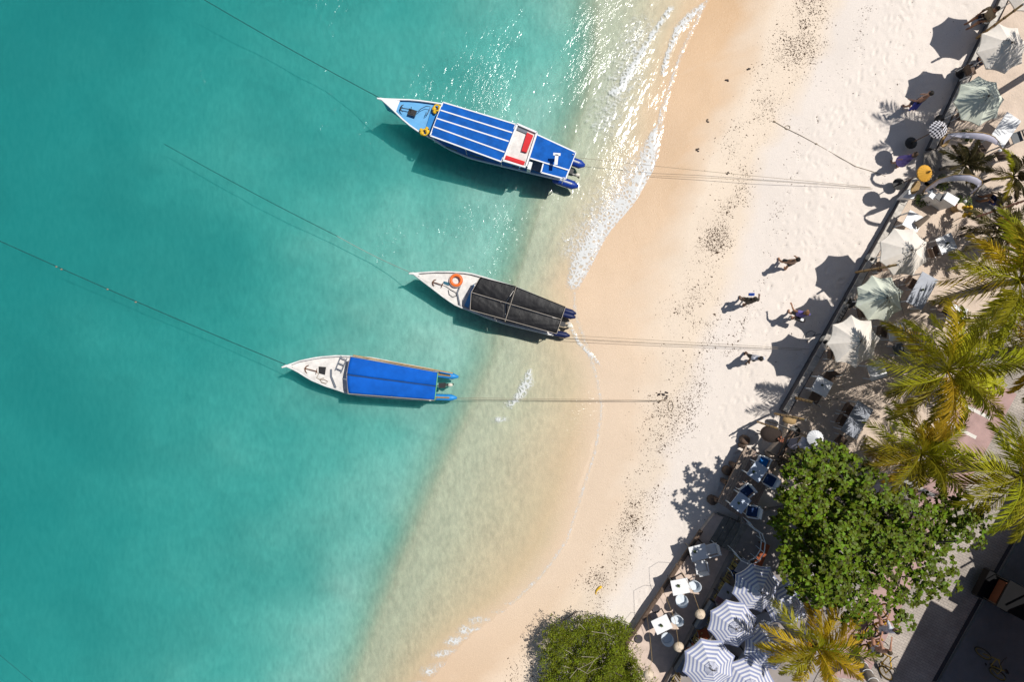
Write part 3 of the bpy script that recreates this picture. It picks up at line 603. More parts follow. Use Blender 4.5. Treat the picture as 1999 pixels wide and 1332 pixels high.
put_table(T_low, 'white table with tub chairs, nearest the green bush', [(1272, 1211), (1297, 1199), (1314, 1230), (1285, 1241)], ZL)
put_table(T_cafe, 'small grey cafe table beside the pink seat by the fence', [(1404, 1160), (1414, 1144), (1434, 1154), (1424, 1172)], ZC, .72)
put_table(T_cafe, 'small grey cafe table between striped parasols in shade', [(1476, 1203), (1496, 1196), (1506, 1220), (1484, 1226)], ZC, .72)
put_table(T_cafe, 'small grey cafe table beside blue chair by the bamboo fence', [(1440, 1110), (1448, 1097), (1466, 1108), (1456, 1121)], ZC, .72)
put_table(T_cafe, 'small grey cafe table with rust seat beside palm fronds', [(1440, 1290), (1450, 1276), (1468, 1290), (1460, 1304)], ZC, .72)

def posy(px_, py_, z, label, r=.09):
    q = W(px_, py_, z); t = thing('table_plant', label, 'plant', q)
    MB().lathe([(.035, 0), (.045, .07), (.03, .075)], 10).build('pot', M_pot, t)
    g = MB()
    for k in range(22):
        a_, e_ = rnd.uniform(0, 6.28), rnd.uniform(.2, 1.4); L = r * rnd.uniform(.7, 1.2); d_ = Vector((math.cos(a_) * math.cos(e_), math.sin(a_) * math.cos(e_), math.sin(e_))); s_ = Vector((-math.sin(a_), math.cos(a_), 0)) * .022; b_ = Vector((0, 0, .07))
        g.add([b_, b_ + d_ * L * .5 + s_, b_ + d_ * L, b_ + d_ * L * .5 - s_], [(0, 1, 2, 3)])
    g.build('leaves', M_leafpot, t)
posy(1355, 1077, ZL + .752, 'small potted plant on the table nearest the stone steps'); posy(1324, 1143, ZL + .752, 'small potted plant on the middle tiled terrace table'); posy(1290, 1220, ZL + .752, 'small potted plant on the table nearest the green bush')
posy(1470, 921, ZD + .722, 'dark potted plant on the deck table by the sunlit chair', .07); posy(1441, 982, ZD + .722, 'dark potted plant on the deck table near the steps', .07)
posy(1604, 752, ZT + .752, 'small posy on the table beside the sea wall', .06); posy(1749, 648, ZT + .752, 'small posy on the table beside the slatted chair', .06)
posy(1848, 475, ZT + .752, 'dark posy on the table between parasol and palm', .07); posy(1800, 566, ZT + .752, 'dark posy on the long grey table beside two parasols', .06); posy(1420, 1156, ZC + .722, 'small plant on the cafe table beside the pink seat', .07)

def chair_fn(seat_m, frame_m, arms=False, slats=False, cushion=None):
    def fn():
        t = thing('dining_chair', 'chair', 'chair')
        MB().box((0, 0, .44), (.42, .42, .03)).build('seat', seat_m, t)
        if cushion: MB().box((0, 0, .485), (.40, .40, .07)).build('cushion', cushion, t)
        for sx in (-1, 1):
            for sy in (-1, 1):
                top = .86 if sx > 0 else .43
                MB().tube([(sx * .19, sy * .19, 0), (sx * .19, sy * .19, .43), (sx * .19 + (.06 if sx > 0 else 0), sy * .19, top)], .018, 5).build('leg', frame_m, t)
        if slats:
            for k in range(4): MB().box((.215 + .012 * k, 0, .54 + k * .09), (.02, .38, .05)).build('slat', seat_m, t)
        else: MB().box((.235, 0, .68), (.025, .40, .34), M=Matrix.Rotation(R(8), 3, 'Y')).build('backrest', seat_m, t)
        if arms:
            for sy in (-1, 1):
                MB().box((.02, sy * .235, .64), (.44, .05, .025)).build('armrest', frame_m, t)
                MB().tube([(-.18, sy * .235, .43), (-.18, sy * .235, .63)], .016, 5).build('arm_post', frame_m, t)
        return t
    return Proto(fn)
CH_w = chair_fn(M_white, M_white, True); CH_b = chair_fn(M_tubblue, M_white, True, cushion=M_blue_shade); CH_bb = chair_fn(M_tubblue, M_white, True, cushion=M_blue)
CH_d = chair_fn(M_wood, M_white); CH_s = chair_fn(mat('grey_slat', (.11, .12, .13), .6), M_white, slats=True); CH_o = chair_fn(M_rust, M_grey); CH_or = chair_fn(M_pink, M_grey, cushion=mat('pink_cushion', (.27, .15, .16), .8)); CH_blue = chair_fn(M_blue_shade, M_tubblue)
def put_chair(pr, label, px_, py_, rot, z=ZT, group=None):
    q = W(px_, py_, z + .45); return pr.put((q.x, q.y, z), R(rot), label, group)
GW = 'white framed chairs around the terrace tables'
for a_ in ((CH_d, 'white framed chair with dark seat beneath the cream parasol by the topmost pole', 1893, 137, 200), (CH_d, 'white framed chair with dark seat at the sea side of the shaded green parasol', 1878, 226, 160),
           (CH_d, 'white framed chair with dark seat at the sand end of the long white table', 1912, 292, 215), (CH_d, 'white framed chair with dark seat at the garden end of the long white table', 1955, 302, -60),
           (CH_d, 'white framed chair half hidden below the parasol with string lights', 1722, 520, 190), (CH_d, 'white framed chair peeping from the sunlit green parasol', 1684, 610, 190),
           (CH_d, 'white framed chair peeping from the cream parasol nearest the deck', 1626, 692, 180), (CH_d, 'dark seated chair at the shaded corner of the table by the sea wall', 1591, 777, 240),
           (CH_d, 'dark seated chair behind the table by the sea wall', 1619, 738, 60), (CH_d, 'first white framed chair along the long shaded grey table', 1656, 800, 150), (CH_d, 'second white framed chair along the long shaded grey table', 1644, 822, 150),
           (CH_d, 'white framed chair at the foot of the long shaded grey table', 1641, 862, 230), (CH_d, 'white framed chair beside the long grey table near two parasols', 1778, 552, 150), (CH_d, 'white framed chair at the table of the person in pink', 1842, 600, 150),
           (CH_s, 'slatted grey chair pushed out from its white table in sun', 1755, 682, -70), (CH_d, 'dark chair between cream parasol and its white table', 1722, 648, 170), (CH_d, 'dark chair in shade beside the table with a small posy', 1822, 492, 200),
           (CH_d, 'dark chair under the big palm beside a hidden white table', 1788, 690, 180), (CH_s, 'slatted grey chair at the edge of the long white table', 1985, 268, 20)):
    put_chair(*a_, group=GW)
put_chair(CH_bb, 'bright blue cushioned chair in full sun on the deck', 1487, 903, 65, ZD); put_chair(CH_b, 'navy cushioned chair at the far side of the sunlit deck table', 1502, 938, -30, ZD)
put_chair(CH_b, 'navy cushioned chair between the two deck tables', 1456, 958, 40, ZD); put_chair(CH_b, 'navy cushioned chair on the deck near the curved railing', 1468, 998, -10, ZD)
put_chair(CH_w, 'white armchair beside the dappled table, facing the bush', 1388, 1073, 15, ZL); put_chair(CH_w, 'white armchair below the dappled table on tiles', 1368, 1106, -80, ZL)
put_chair(CH_blue, 'blue chair in shade by the curved railing and bamboo fence', 1440, 1120, 210, ZC); put_chair(CH_blue, 'dark blue chair half under the broadleaf tree', 1540, 1080, 20, ZC)
put_chair(CH_or, 'pink cushioned seat beside its cafe table near the fence', 1409, 1170, 240, ZC); put_chair(CH_o, 'rust cushioned seat in shade beside the middle striped parasol', 1373, 1240, 200, ZC)
put_chair(CH_o, 'rust cushioned seat in shade beside the largest striped parasol', 1352, 1270, 130, ZC); put_chair(CH_o, 'rust cushioned seat below the palm fronds by a cafe table', 1447, 1304, 250, ZC)
def tub_fn():
    t = thing('tub_chair', 'chair', 'chair')
    MB().lathe([(.20, .40), (.215, .44), (.20, .46), (.01, .45)], 18).build('seat', M_tubblue, t)
    g = MB(); vv = []; n = 18
    for k in range(n + 1):
        a_ = R(-120 + 240 * k / n); h = .45 + .30 * math.cos(R(-120 + 240 * k / n) / 1.5) ** .6
        for r_, z_ in ((.205, .40), (.245, h), (.225, h), (.19, .41)): vv.append((r_ * math.cos(a_), r_ * math.sin(a_), z_))
    g.add(vv, [(4 * k + j, 4 * k + 4 + j, 4 * k + 4 + (j + 1) % 4, 4 * k + (j + 1) % 4) for k in range(n) for j in range(4)] + [(0, 1, 2, 3), (4 * n + 3, 4 * n + 2, 4 * n + 1, 4 * n)])
    g.build('backrest', M_tubblue, t, True)
    for k in range(4):
        a_ = R(45 + 90 * k); MB().tube([(.15 * math.cos(a_), .15 * math.sin(a_), .42), (.2 * math.cos(a_), .2 * math.sin(a_), 0)], .016, 5).build('leg', M_white, t)
    return t
TUB = Proto(tub_fn)
for px_, py_, r_, lb in ((1354, 1143, 20, 'pale blue tub chair beside the middle table, toward the bamboo fence'), (1329, 1171, -75, 'pale blue tub chair below the middle tiled terrace table'),
                         (1320, 1210, 30, 'pale blue tub chair of the bush table, toward the bamboo fence'), (1301, 1246, -60, 'pale blue tub chair below the table nearest the bush')):
    put_chair(TUB, lb, px_, py_, r_, ZL, 'tub chairs on the tiled terrace')
for px_, py_, rz_, lb in ((1345, 1291, 58, 'long grey cushioned lounger by the bamboo fence end'), (1384, 1207, 58, 'grey cushioned lounger half hidden by the middle striped parasol')):
    q = W(px_, py_, ZC + .4); t = thing('lounge_sofa', lb, 'sofa', (q.x, q.y, ZC), R(rz_))
    MB().box((0, 0, .2), (1.25, .62, .2)).build('base', M_metal, t); MB().box((0, .0, .36), (1.2, .56, .12)).build('seat_cushion', M_grey, t); MB().box((.02, .30, .52), (1.2, .1, .3)).build('backrest', M_grey, t)
q = W(1487, 1086, ZC + .4); t = thing('bench', 'rust brown cushioned bench beside the curved white railing', 'bench', (q.x, q.y, ZC), R(68))
MB().box((0, 0, .36), (1.0, .32, .08)).build('seat', M_rust, t)
for sx in (-1, 1): MB().box((sx * .42, 0, .16), (.06, .3, .32)).build('leg', M_wood, t)
# curved white railing
t = thing('curved_railing', 'curved white metal railing around a shaded corner of the cafe', 'railing', W(1468, 1060, ZC))
arc = [(1463, 1020), (1474, 1035), (1488, 1043), (1494, 1060), (1492, 1080), (1482, 1096), (1466, 1104), (1448, 1096), (1436, 1080)]
for h in (.95, .55): MB().tube([W(x, y, ZC + .95) - Vector((0, 0, .95 - h)) for x, y in arc], .022, 6).build('rail', M_tubblue, t, world=True)
for x, y in arc: p = W(x, y, ZC + .95); MB().tube([(p.x, p.y, ZC), (p.x, p.y, ZC + .95)], .016, 5).build('post', M_tubblue, t, world=True)

# arching poles with round lamp shades
for base, mid, lamp, lb in (((1320, 1101), [(1333, 1120), (1352, 1155)], (1367, 1200), 'arched cane lamp pole with round pale shade over the fence, nearest the steps'),
                            ((1292, 1148), [(1301, 1168), (1318, 1212)], (1325, 1264), 'arched cane lamp pole with round pale shade beside the rust seats'),
                            ((1264, 1203), [(1269, 1245), (1273, 1290)], (1266, 1318), 'arched cane lamp pole with round pale shade beside the green bush')):
    b0 = W(*base, ZL); t = thing('cane_lamp', lb, 'lamp', b0)
    pts = [b0, W(base[0] - 1, base[1] + 2, ZL + .7), W(*mid[0], ZL + 1.7), W(*mid[1], ZL + 2.25), W((mid[1][0] + lamp[0]) / 2, (mid[1][1] + lamp[1]) / 2 - 2, ZL + 2.35), W(lamp[0], lamp[1] - 2, ZL + 2.2)]
    MB().tube(pts, .007, 5).build('pole', M_bamboo, t, world=True)
    q = W(*lamp, ZL + 1.9); s = MB().lathe([(.01, .16), (.14, .14), (.20, 0), (.16, -.07)], 18, q, cap=False).build('lamp_shade', M_pale, t, True, world=True)
    MB().tube([q + Vector((0, 0, .13)), q + Vector((0, 0, .3))], .006, 4).build('cord', M_metal, t, world=True)
for px_, py_, lb in ((1280, 1189, 'dark round stepping stone between the two tub chair tables'), (1246, 1248, 'dark round stepping stone beside the green bush')):
    q = W(px_, py_, ZL); o = MB().lathe([(.17, 0), (.175, .04), (.15, .06), (.06, .05), (.01, .05)], 20).build('stepping_stone', mat('dark_slate', (.06, .05, .055), .7, .2, 12, .3)); o.location = q; tag(o, lb, 'stone')

# ---------------------------------------------------------------- boats
M_hullw = mat('white_hull', (.68, .67, .64), .5, .22, 3, .15)
M_hullb = mat('blue_hull', (.03, .16, .42), .4, .15, 2)
M_hulld = mat('dark_hull', (.035, .035, .045), .5, .2, 2)
M_tar = mat('blue_tarpaulin', (.004, .105, .50), .75, .2, 1.6, .5, bscale=2.5, spec=.15)
M_blackt = mat('black_tarpaulin', (.008, .008, .010), .45, .3, 1.5, .8, bscale=2.6, spec=.22)
M_roofb = mat('blue_roof_paint', (.004, .10, .42), .7, .28, 2.2, .2, spec=.15)
M_lblue = mat('light_blue_deck', (.10, .36, .66), .55, .12, 3, .1)
M_mblue = mat('mid_blue_bench', (.01, .22, .58), .5, .1, 3)
M_pont = mat('pontoon_blue', (.008, .045, .30), .45, .15, 3)
M_pontl = mat('pontoon_light_blue', (.02, .25, .62), .45, .15, 3)
M_red = mat('red_cushion', (.62, .015, .02), .7, .1, 5, .1)
M_yellow = mat('yellow_plastic', (.75, .46, .02), .5, .2, 8)
M_life = mat('orange_plastic', (.78, .16, .02), .45, .08, 6)
M_rust2 = mat('rusty_iron', (.16, .075, .04), .8, .4, 20, .4)
M_deckw = mat('white_deck', (.68, .65, .61), .6, .2, 3.5, .2)
def resample(pts, n):
    P = [Vector(p) for p in pts]; d_ = [0]
    for i in range(1, len(P)): d_.append(d_[-1] + (P[i] - P[i - 1]).length)
    out = []
    for k in range(n):
        s = d_[-1] * k / (n - 1); i = max(j for j in range(len(P)) if d_[j] <= s + 1e-9); i = min(i, len(P) - 2)
        out.append(P[i].lerp(P[i + 1], (s - d_[i]) / max(1e-9, d_[i + 1] - d_[i])))
    return out
def patch(c4, nu, nv, camber, fu=None):
    """a cambered sheet between corners front-port, front-starboard, rear-starboard, rear-port"""
    a, b, c, d = c4; vv = []
    for i in range(nu + 1):
        u = i / nu
        for j in range(nv + 1):
            v_ = j / nv; p = a.lerp(d, u).lerp(b.lerp(c, u), v_); p = p + Vector((0, 0, camber * (1 - (2 * v_ - 1) ** 2)))
            if fu: p = p + fu(u, v_)
            vv.append(p)
    ff = [(i * (nv + 1) + j, i * (nv + 1) + j + 1, (i + 1) * (nv + 1) + j + 1, (i + 1) * (nv + 1) + j) for i in range(nu) for j in range(nv)]
    return vv, ff
def solid(vv, ff, th):
    n = len(vv); lo = [Vector(p) - Vector((0, 0, th)) for p in vv]; ec = {}
    for f in ff:
        for i in range(len(f)): e_ = (f[i], f[(i + 1) % len(f)]); ec[e_] = 1
    side = [(a, a + n, b + n, b) for (a, b) in ec if (b, a) not in ec]
    return list(vv) + lo, list(ff) + [tuple(i + n for i in reversed(f)) for f in ff] + side
def boat(label, port, star, zb, zg, hull_m, rim_m, deck_m, low_m=None):
    """port and starboard gunwales traced from bow to stern; zb and zg are the bow and gunwale heights"""
    def lift(pts):
        n = len(pts); return [W(x, y, zb + (zg - zb) * min(1, (i / (n - 1)) * 2.2) ** .7) for i, (x, y) in enumerate(pts)]
    n = 22; P, S = resample(lift(port), n), resample(lift(star), n); S[0] = P[0].copy()
    c = sum(P + S, Vector()) / (2 * n); t = thing('longtail_boat', label, 'boat', (c.x, c.y, 0))
    rings = []
    for p, s in zip(P, S):
        m_ = (p + s) / 2; r_ = []
        for f, z in ((1, None), (.93, .30), (.72, -.12), (.30, -.34), (-.30, -.34), (-.72, -.12), (-.93, .30), (-1, None)):
            q = m_ + (p - m_) * f if f > 0 else m_ + (s - m_) * (-f); q.z = p.z if z is None else z; r_.append(q)
        rings.append(r_)
    g = MB(); vv = [q for r_ in rings for q in r_]; ff = [(i * 8 + j, i * 8 + j + 1, i * 8 + 9 + j, i * 8 + 8 + j) for i in range(n - 1) for j in range(7)]
    ff.append(tuple((n - 1) * 8 + j for j in range(8))); g.add(vv, ff); g.build('hull', hull_m, t, True, world=True)
    dz = Vector((0, 0, -.10)); D = MB(); vv = []
    for p, s in zip(P, S):
        m_ = (p + s) / 2
        for f in (.985, .5, -.5, -.985):
            q = m_ + ((p - m_) * f if f > 0 else (s - m_) * -f) + dz; q.z += .03 * (1 - f * f); vv.append(q)
    D.add(vv, [(i * 4 + j, i * 4 + j + 1, i * 4 + 5 + j, i * 4 + 4 + j) for i in range(n - 1) for j in range(3)]); D.build('deck', deck_m, t, world=True)
    for Q in (P, S): MB().tube([p + Vector((0, 0, .01)) for p in Q], .038, 6).build('gunwale', rim_m, t, world=True)
    MB().tube([P[0] + (P[0] - P[2]).normalized() * .16 + Vector((0, 0, .06)), P[0], (P[1] + S[1]) / 2], [.03, .06, .05], 6).build('stem_post', rim_m, t, world=True)
    return t, P, S
def posts(t, top_pts, z0, m, r=.02):
    for p in top_pts: MB().tube([(p.x, p.y, z0), (p.x, p.y, p.z)], r, 5).build('canopy_post', m, t, world=True)
def pontoon(t, p0, p1, r, m, edge=None):
    d_ = (p1 - p0); MB().tube([p0, p0 + d_ * .1, p0 + d_ * .8, p1 + Vector((0, 0, .06))], [r * .8, r, r, r * .35], 8).build('stern_pontoon', m, t, True, world=True)
    if edge: MB().tube([p0 + Vector((0, 0, r)), p0 + d_ * .75 + Vector((0, 0, r * .95))], .035, 4).build('pontoon_rail', edge, t, world=True)
def engine(t, p, ang):
    e_ = MB().box(p + Vector((0, 0, .2)), (.26, .2, .34), ang).build('outboard_engine', M_black, t, world=True)
    q = p + Vector((math.cos(ang), math.sin(ang), 0)) * .34
    def sub(name, mb, m): o = mb.build(name, m); o.data.transform(base_matrix(t).inverted()); o.parent = e_; return o
    sub('tiller', MB().tube([p + Vector((0, 0, .3)), p - (q - p) * 1.2 + Vector((0, 0, .42))], .02, 5), M_metal)
    sub('leg', MB().tube([p, q + Vector((0, 0, -.02)), q + Vector((.08 * math.cos(ang), .08 * math.sin(ang), -.25))], [.06, .05, .04], 6), M_metal)
    sub('cowling', MB().ball(q + Vector((0, 0, .14)), .10, 8, (1.1, .8, .7)), mat('cream_cowling', (.7, .66, .55), .4))
def slab_quad(name, px4, z, th, m, t, camber=0., nu=8, nv=6, fu=None, smooth=False):
    c4 = [W(x, y, z) for x, y in px4]; vv, ff = patch(c4, nu, nv, camber, fu); vv, ff = solid(vv, ff, th); return MB().add(vv, ff).build(name, m, t, smooth, world=True)
def strip(name, a, b, z, m, t, w=.035, up=.02, camber=None):
    p, q = W(*a, z), W(*b, z); d_ = (q - p).normalized(); s = Vector((-d_.y, d_.x, 0)) * w / 2; u_ = Vector((0, 0, up))
    return MB().add([p - s, q - s, q + s, p + s, p - s + u_, q - s + u_, q + s + u_, p + s + u_], [(0, 1, 2, 3), (7, 6, 5, 4), (0, 4, 5, 1), (1, 5, 6, 2), (2, 6, 7, 3), (3, 7, 4, 0)]).build(name, m, t, world=True)

# boat with the striped blue roof and red seats
t, P, S = boat('blue roofed boat with white roof stripes and red roof seats', [(744, 193), (771, 194), (808, 195), (845, 200), (880, 206), (925, 222), (1000, 250), (1060, 276), (1100, 294), (1110, 300)],
               [(744, 193), (765, 212), (793, 240), (819, 258), (839, 268), (874, 290), (918, 309), (984, 325), (1050, 341), (1080, 348), (1092, 351)], 1.05, .72, M_hullb, M_white, M_lblue)
ZR = 1.8
bowd = MB().add([P[0] + Vector((0, 0, .03)), S[2] + Vector((0, 0, -.0)), (P[2] + S[2]) / 2 + Vector((0, 0, .03)), P[2]], [(0, 1, 2), (0, 2, 3)]); bowd.build('bow_deck', M_white, t, world=True)
slab_quad('main_roof', [(865, 200), (840, 265), (979, 316), (1007, 243)], ZR, .05, M_roofb, t, .05)
for a_, b_ in (((860, 215), (1000, 259)), ((853, 231), (993, 276)), ((846, 247), (985, 297))): strip('roof_batten', a_, b_, ZR + .035, M_white, t, .05, .025)
for a_, b_ in (((865, 200), (840, 265)), ((865, 200), (1007, 243)), ((840, 265), (979, 316)), ((1007, 243), (979, 316))): strip('roof_edging', a_, b_, ZR - .03, M_white, t, .05, .05)
slab_quad('sun_deck', [(1008, 243), (982, 313), (1026, 326), (1047, 259)], ZR - .01, .06, M_deckw, t, .01)
for a_, b_ in (((1009, 243), (1048, 260)), ((982, 314), (1026, 327)), ((1048, 260), (1027, 325)), ((1010, 244), (983, 313))): strip('deck_coaming', a_, b_, ZR + .0, M_white, t, .07, .12)
slab_quad('roof_seat', [(1029, 258), (1018, 294), (1028, 297), (1041, 264)], ZR + .13, .12, M_red, t, .02)
slab_quad('roof_seat', [(988, 303), (985, 311), (1022, 323), (1025, 315)], ZR + .13, .12, M_red, t, .02)
slab_quad('storage_rail', [(1011, 248), (1009, 253), (1028, 261), (1030, 256)], ZR + .06, .05, M_grey, t)
slab_quad('rear_roof', [(1048, 263), (1034, 309), (1110, 334), (1124, 297)], ZR - .15, .05, M_roofb, t, .03)
slab_quad('rear_roof', [(1061, 318), (1056, 337), (1104, 350), (1110, 334)], ZR - .151, .05, M_roofb, t, .01)
strip('roof_batten', (1035, 309), (1109, 332), ZR - .13, M_white, t, .05, .03)
for a_, b_ in (((1048, 263), (1124, 298)), ((1124, 298), (1104, 350)), ((1104, 350), (1056, 337)), ((1061, 318), (1056, 337))): strip('roof_edging', a_, b_, ZR - .2, M_white, t, .05, .06)
slab_quad('cockpit_floor', [(1036, 309), (1028, 327), (1056, 337), (1062, 318)], 1.0, .05, M_grey, t)
MB().box(W(1034, 326, 1.3), (.14, .3, .5), -.3).build('steering_console', M_white, t, world=True)
zw = 1.2
slab_quad('bench', [(845, 205), (829, 258), (841, 262), (857, 208)], .86, .06, M_mblue, t)
posts(t, [W(x, y, ZR - .04) for x, y in ((866, 204), (843, 262), (930, 223), (908, 288), (1003, 246), (978, 311), (1044, 265), (1030, 324), (1119, 301), (1101, 346))], .6, M_white)
side = [W(x, y, z) for z in (.75, 1.25) for x, y in ((862, 281), (905, 297), (960, 314), (1020, 329), (1052, 337))]
MB().add(side, [(i, i + 1, i + 6, i + 5) for i in range(4)]).build('side_panel', M_hullb, t, world=True)
for a_, b_ in (((870, 287), (893, 295)), ((918, 303), (945, 311)), ((1000, 325), (1022, 331))):
    p, q = W(*a_, 1.05), W(*b_, 1.05); n_ = Vector((p.y - q.y, q.x - p.x, 0)).normalized() * -.012
    MB().add([p + n_, q + n_, q + n_ + Vector((0, 0, .2)), p + n_ + Vector((0, 0, .2))], [(0, 1, 2, 3)]).build('window', M_black, t, world=True)
pontoon(t, W(1098, 308, .5), W(1141, 324, .55), .19, M_pont, M_white); pontoon(t, W(1080, 348, .5), W(1128, 365, .55), .19, M_pont, M_white)
engine(t, W(1112, 338, .5), R(-18))
# mast and T-shaped antenna on the rear roof
MB().tube([W(1089, 309, 1.66), W(1089, 309, 1.66) + Vector((0, 0, .5))], .02, 6).build('mast', M_white, t, world=True)
strip('mast_arm', (1080, 301), (1094, 302), 2.1, M_white, t, .1, .05); strip('mast_arm', (1087, 302), (1085, 322), 2.1, M_white, t, .13, .05)
slab_quad('hatch', [(799, 211), (795, 223), (810, 227), (814, 216)], .95, .06, M_metal, t); slab_quad('hatch_lid', [(801, 213), (798, 221), (808, 224), (811, 217)], .97, .02, M_black, t)
def jacket(px_, py_, z, label):
    q = W(px_, py_, z); t = thing('life_jacket', label, 'life jacket', q, rnd.uniform(0, 6))
    for sy in (-1, 1): MB().ball((0, sy * .12, .08), .12, 10, (1.4, .8, .6)).build('foam_panel', M_yellow, t, True)
    MB().torus((.06, 0, .12), .12, .04, 14, 6).build('collar', M_yellow, t, True); MB().box((-.02, 0, .13), (.05, .42, .03)).build('strap', M_black, t)
jacket(829, 257, .86, 'crumpled yellow life jacket on the gunwale of the striped roof boat'); jacket(854, 215, .92, 'yellow life jacket beside the blue bench under the roof edge')
def anchor(label, px_, py_, z, ang, s=1., m=M_rust2):
    t = thing('anchor', label, 'anchor', W(px_, py_, z), ang)
    MB().tube([(0, 0, .03), (.5 * s, 0, .03)], .022 * s, 6).build('shank', m, t); MB().tube([(.1 * s, .17 * s, .03), (.01, .1 * s, .03), (-.03 * s, 0, .03), (.01, -.1 * s, .03), (.1 * s, -.17 * s, .03)], [.012, .025, .03, .025, .012], 6).build('fluke', m, t)
    MB().tube([(.46 * s, -.12 * s, .03), (.46 * s, .12 * s, .03)], .014, 5).build('stock', m, t)
anchor('dark anchor lying on the light blue foredeck', 783, 211, .96, -.15, .9, M_metal)
def rope_coil(label, pts, z, m=M_rope, r=.014, name='rope_coil'):
    o = MB().tube([W(x, y, z) for x, y in pts], r, 5).build(name, m); return tag(o, label, 'rope')
def squiggle(cx_, cy_, r_, n, turns, seed):
    r0 = random.Random(seed); return [(cx_ + r_ * (1 + .3 * r0.uniform(-1, 1)) * math.cos(6.28 * turns * k / n), cy_ + r_ * (1 + .35 * r0.uniform(-1, 1)) * math.sin(6.28 * turns * k / n)) for k in range(n)]
rope_coil('black rope lying loose on the light blue foredeck', [(815, 218), (822, 212), (832, 207), (840, 208), (838, 215), (834, 222), (830, 226), (832, 219)], .93, M_black)

# boat with the black tarpaulin
t, P, S = boat('white bowed boat covered with a black tarpaulin', [(806, 534), (844, 531), (880, 531), (914, 533), (940, 540), (1005, 560), (1060, 583), (1094, 598)],
               [(806, 534), (825, 549), (844, 563), (867, 581), (891, 597), (918, 607), (952, 621), (988, 633), (1042, 646), (1070, 653), (1080, 655)], .98, .66, M_hulld, M_hullw, M_deckw)
fr_ = resample(P[:9], 9); fs = S[:9]
g = MB(); vv = []
for i in range(9):
    m_ = (P[i] + S[i]) / 2
    for q in (P[i], S[i]): o_ = m_ + (q - m_) * 1.012; vv += [Vector((o_.x, o_.y, q.z)), Vector((m_.x + (q.x - m_.x) * .965, m_.y + (q.y - m_.y) * .965, .28))]
g.add(vv, [(4 * i, 4 * i + 1, 4 * i + 5, 4 * i + 4) for i in range(8)] + [(4 * i + 2, 4 * i + 3, 4 * i + 7, 4 * i + 6) for i in range(8)]); g.build('bow_planking', M_hullw, t, True, world=True)
ZR = 1.65
wr = lambda s0: (lambda u, v_: Vector((0, 0, .004 * math.sin(17 * u + 5 * math.sin(5 * v_ + s0)) * math.sin(3 * v_ + s0) - .008 * (u * 5 % 1 - .5) ** 2 * (s0 < 4))))
mid_f, mid_r = (921, 570), (1096, 623)
slab_quad('canopy', [(938, 541), (921, 571), (986, 592), (1008, 559)], ZR + .0, .02, M_blackt, t, .03, 22, 12, wr(0), True)
slab_quad('canopy', [(920, 572), (918, 604), (986, 628), (986, 593)], ZR + .0, .02, M_blackt, t, .03, 22, 12, wr(1), True)
slab_quad('canopy', [(1008, 560), (987, 593), (1096, 624), (1104, 599)], ZR + .0, .02, M_blackt, t, .03, 26, 12, wr(2), True)
slab_quad('canopy', [(987, 594), (987, 628), (1087, 651), (1096, 625)], ZR + .0, .02, M_blackt, t, .03, 26, 12, wr(3), True)
M_seam = mat('seam_tape', (.34, .30, .25), .8)
for a_, b_ in (((921, 571), (1096, 624)), ((1008, 559), (986, 628)), ((918, 605), (1087, 652)), ((938, 540), (920, 571)), ((920, 571), (918, 605)), ((1104, 599), (1087, 651))): strip('seam', a_, b_, ZR + .01, M_seam, t, .022, .025)
posts(t, [W(x, y, ZR) for x, y in ((938, 542), (919, 603), (1007, 560), (986, 627), (1102, 600), (1087, 650))], .5, M_bamboo)
slab_quad('step_board', [(925, 555), (906, 597), (914, 602), (927, 562)], .62, .04, M_lblue, t)
strip('bulkhead', (893, 572), (899, 601), .62, M_grey, t, .05, .1); strip('bulkhead', (899, 557), (893, 572), .62, M_grey, t, .05, .1)
slab_quad('hatch', [(866, 549), (865, 554), (876, 558), (878, 552)], .70, .05, mat('teal_box', (.01, .10, .16), .5), t)
for q0, q1 in (((1084, 601), (1124, 613)), ((1082, 609), (1123, 620)), ((1070, 648), (1112, 656))): pontoon(t, W(*q0, .46), W(*q1, .5), .13, mat('pontoon_navy', (.006, .014, .075), .5, .2, 3), None)
engine(t, W(1096, 633, .45), R(-15))
q = W(890.5, 547.5, .78); t2 = thing('lifebuoy', 'orange lifebuoy ring lying on the white foredeck', 'lifebuoy', q)
MB().torus((0, 0, .02), .215, .065, 28, 8).build('ring', M_life, t2, True)
MB().torus((0, 0, .02), .285, .008, 28, 4).build('grab_line', M_white, t2)
anchor('grey anchor on the white foredeck beside the lifebuoy', 846, 551, .78, R(-18), .85, M_rust2)
rope_coil('loose dark rope curling across the white foredeck by the lifebuoy', [(862, 556), (872, 560), (880, 566), (890, 571), (892, 577), (884, 580), (877, 575), (875, 566)], .70, M_metal, .012)

# boat with the blue tarpaulin
t, P, S = boat('white bowed boat covered with a plain blue tarpaulin', [(558, 715), (586, 705), (621, 698), (658, 695), (683, 696), (725, 699), (781, 710), (830, 719), (846, 722)],
               [(558, 715), (577, 723), (605, 741), (636, 754), (658, 761), (680, 769), (706, 773), (771, 778), (830, 781), (842, 782)], .98, .66, M_hullb, M_hullw, M_deckw)
ZR = 1.6
slab_quad('canopy', [(684, 697), (677, 731), (852, 754), (855, 728)], ZR, .02, M_tar, t, .035, 26, 10, wr(4), True)
slab_quad('canopy', [(677, 732), (680, 768), (849, 781), (852, 755)], ZR, .02, M_tar, t, .035, 26, 10, wr(5), True)
strip('seam', (677, 732), (852, 754.5), ZR + .02, mat('dark_seam', (.03, .07, .15), .8), t, .025, .03)
M_green = mat('green_trim', (.12, .42, .22), .6)
strip('canopy_edge', (855, 728), (849, 782), ZR - .0, M_green, t, .03, .05)
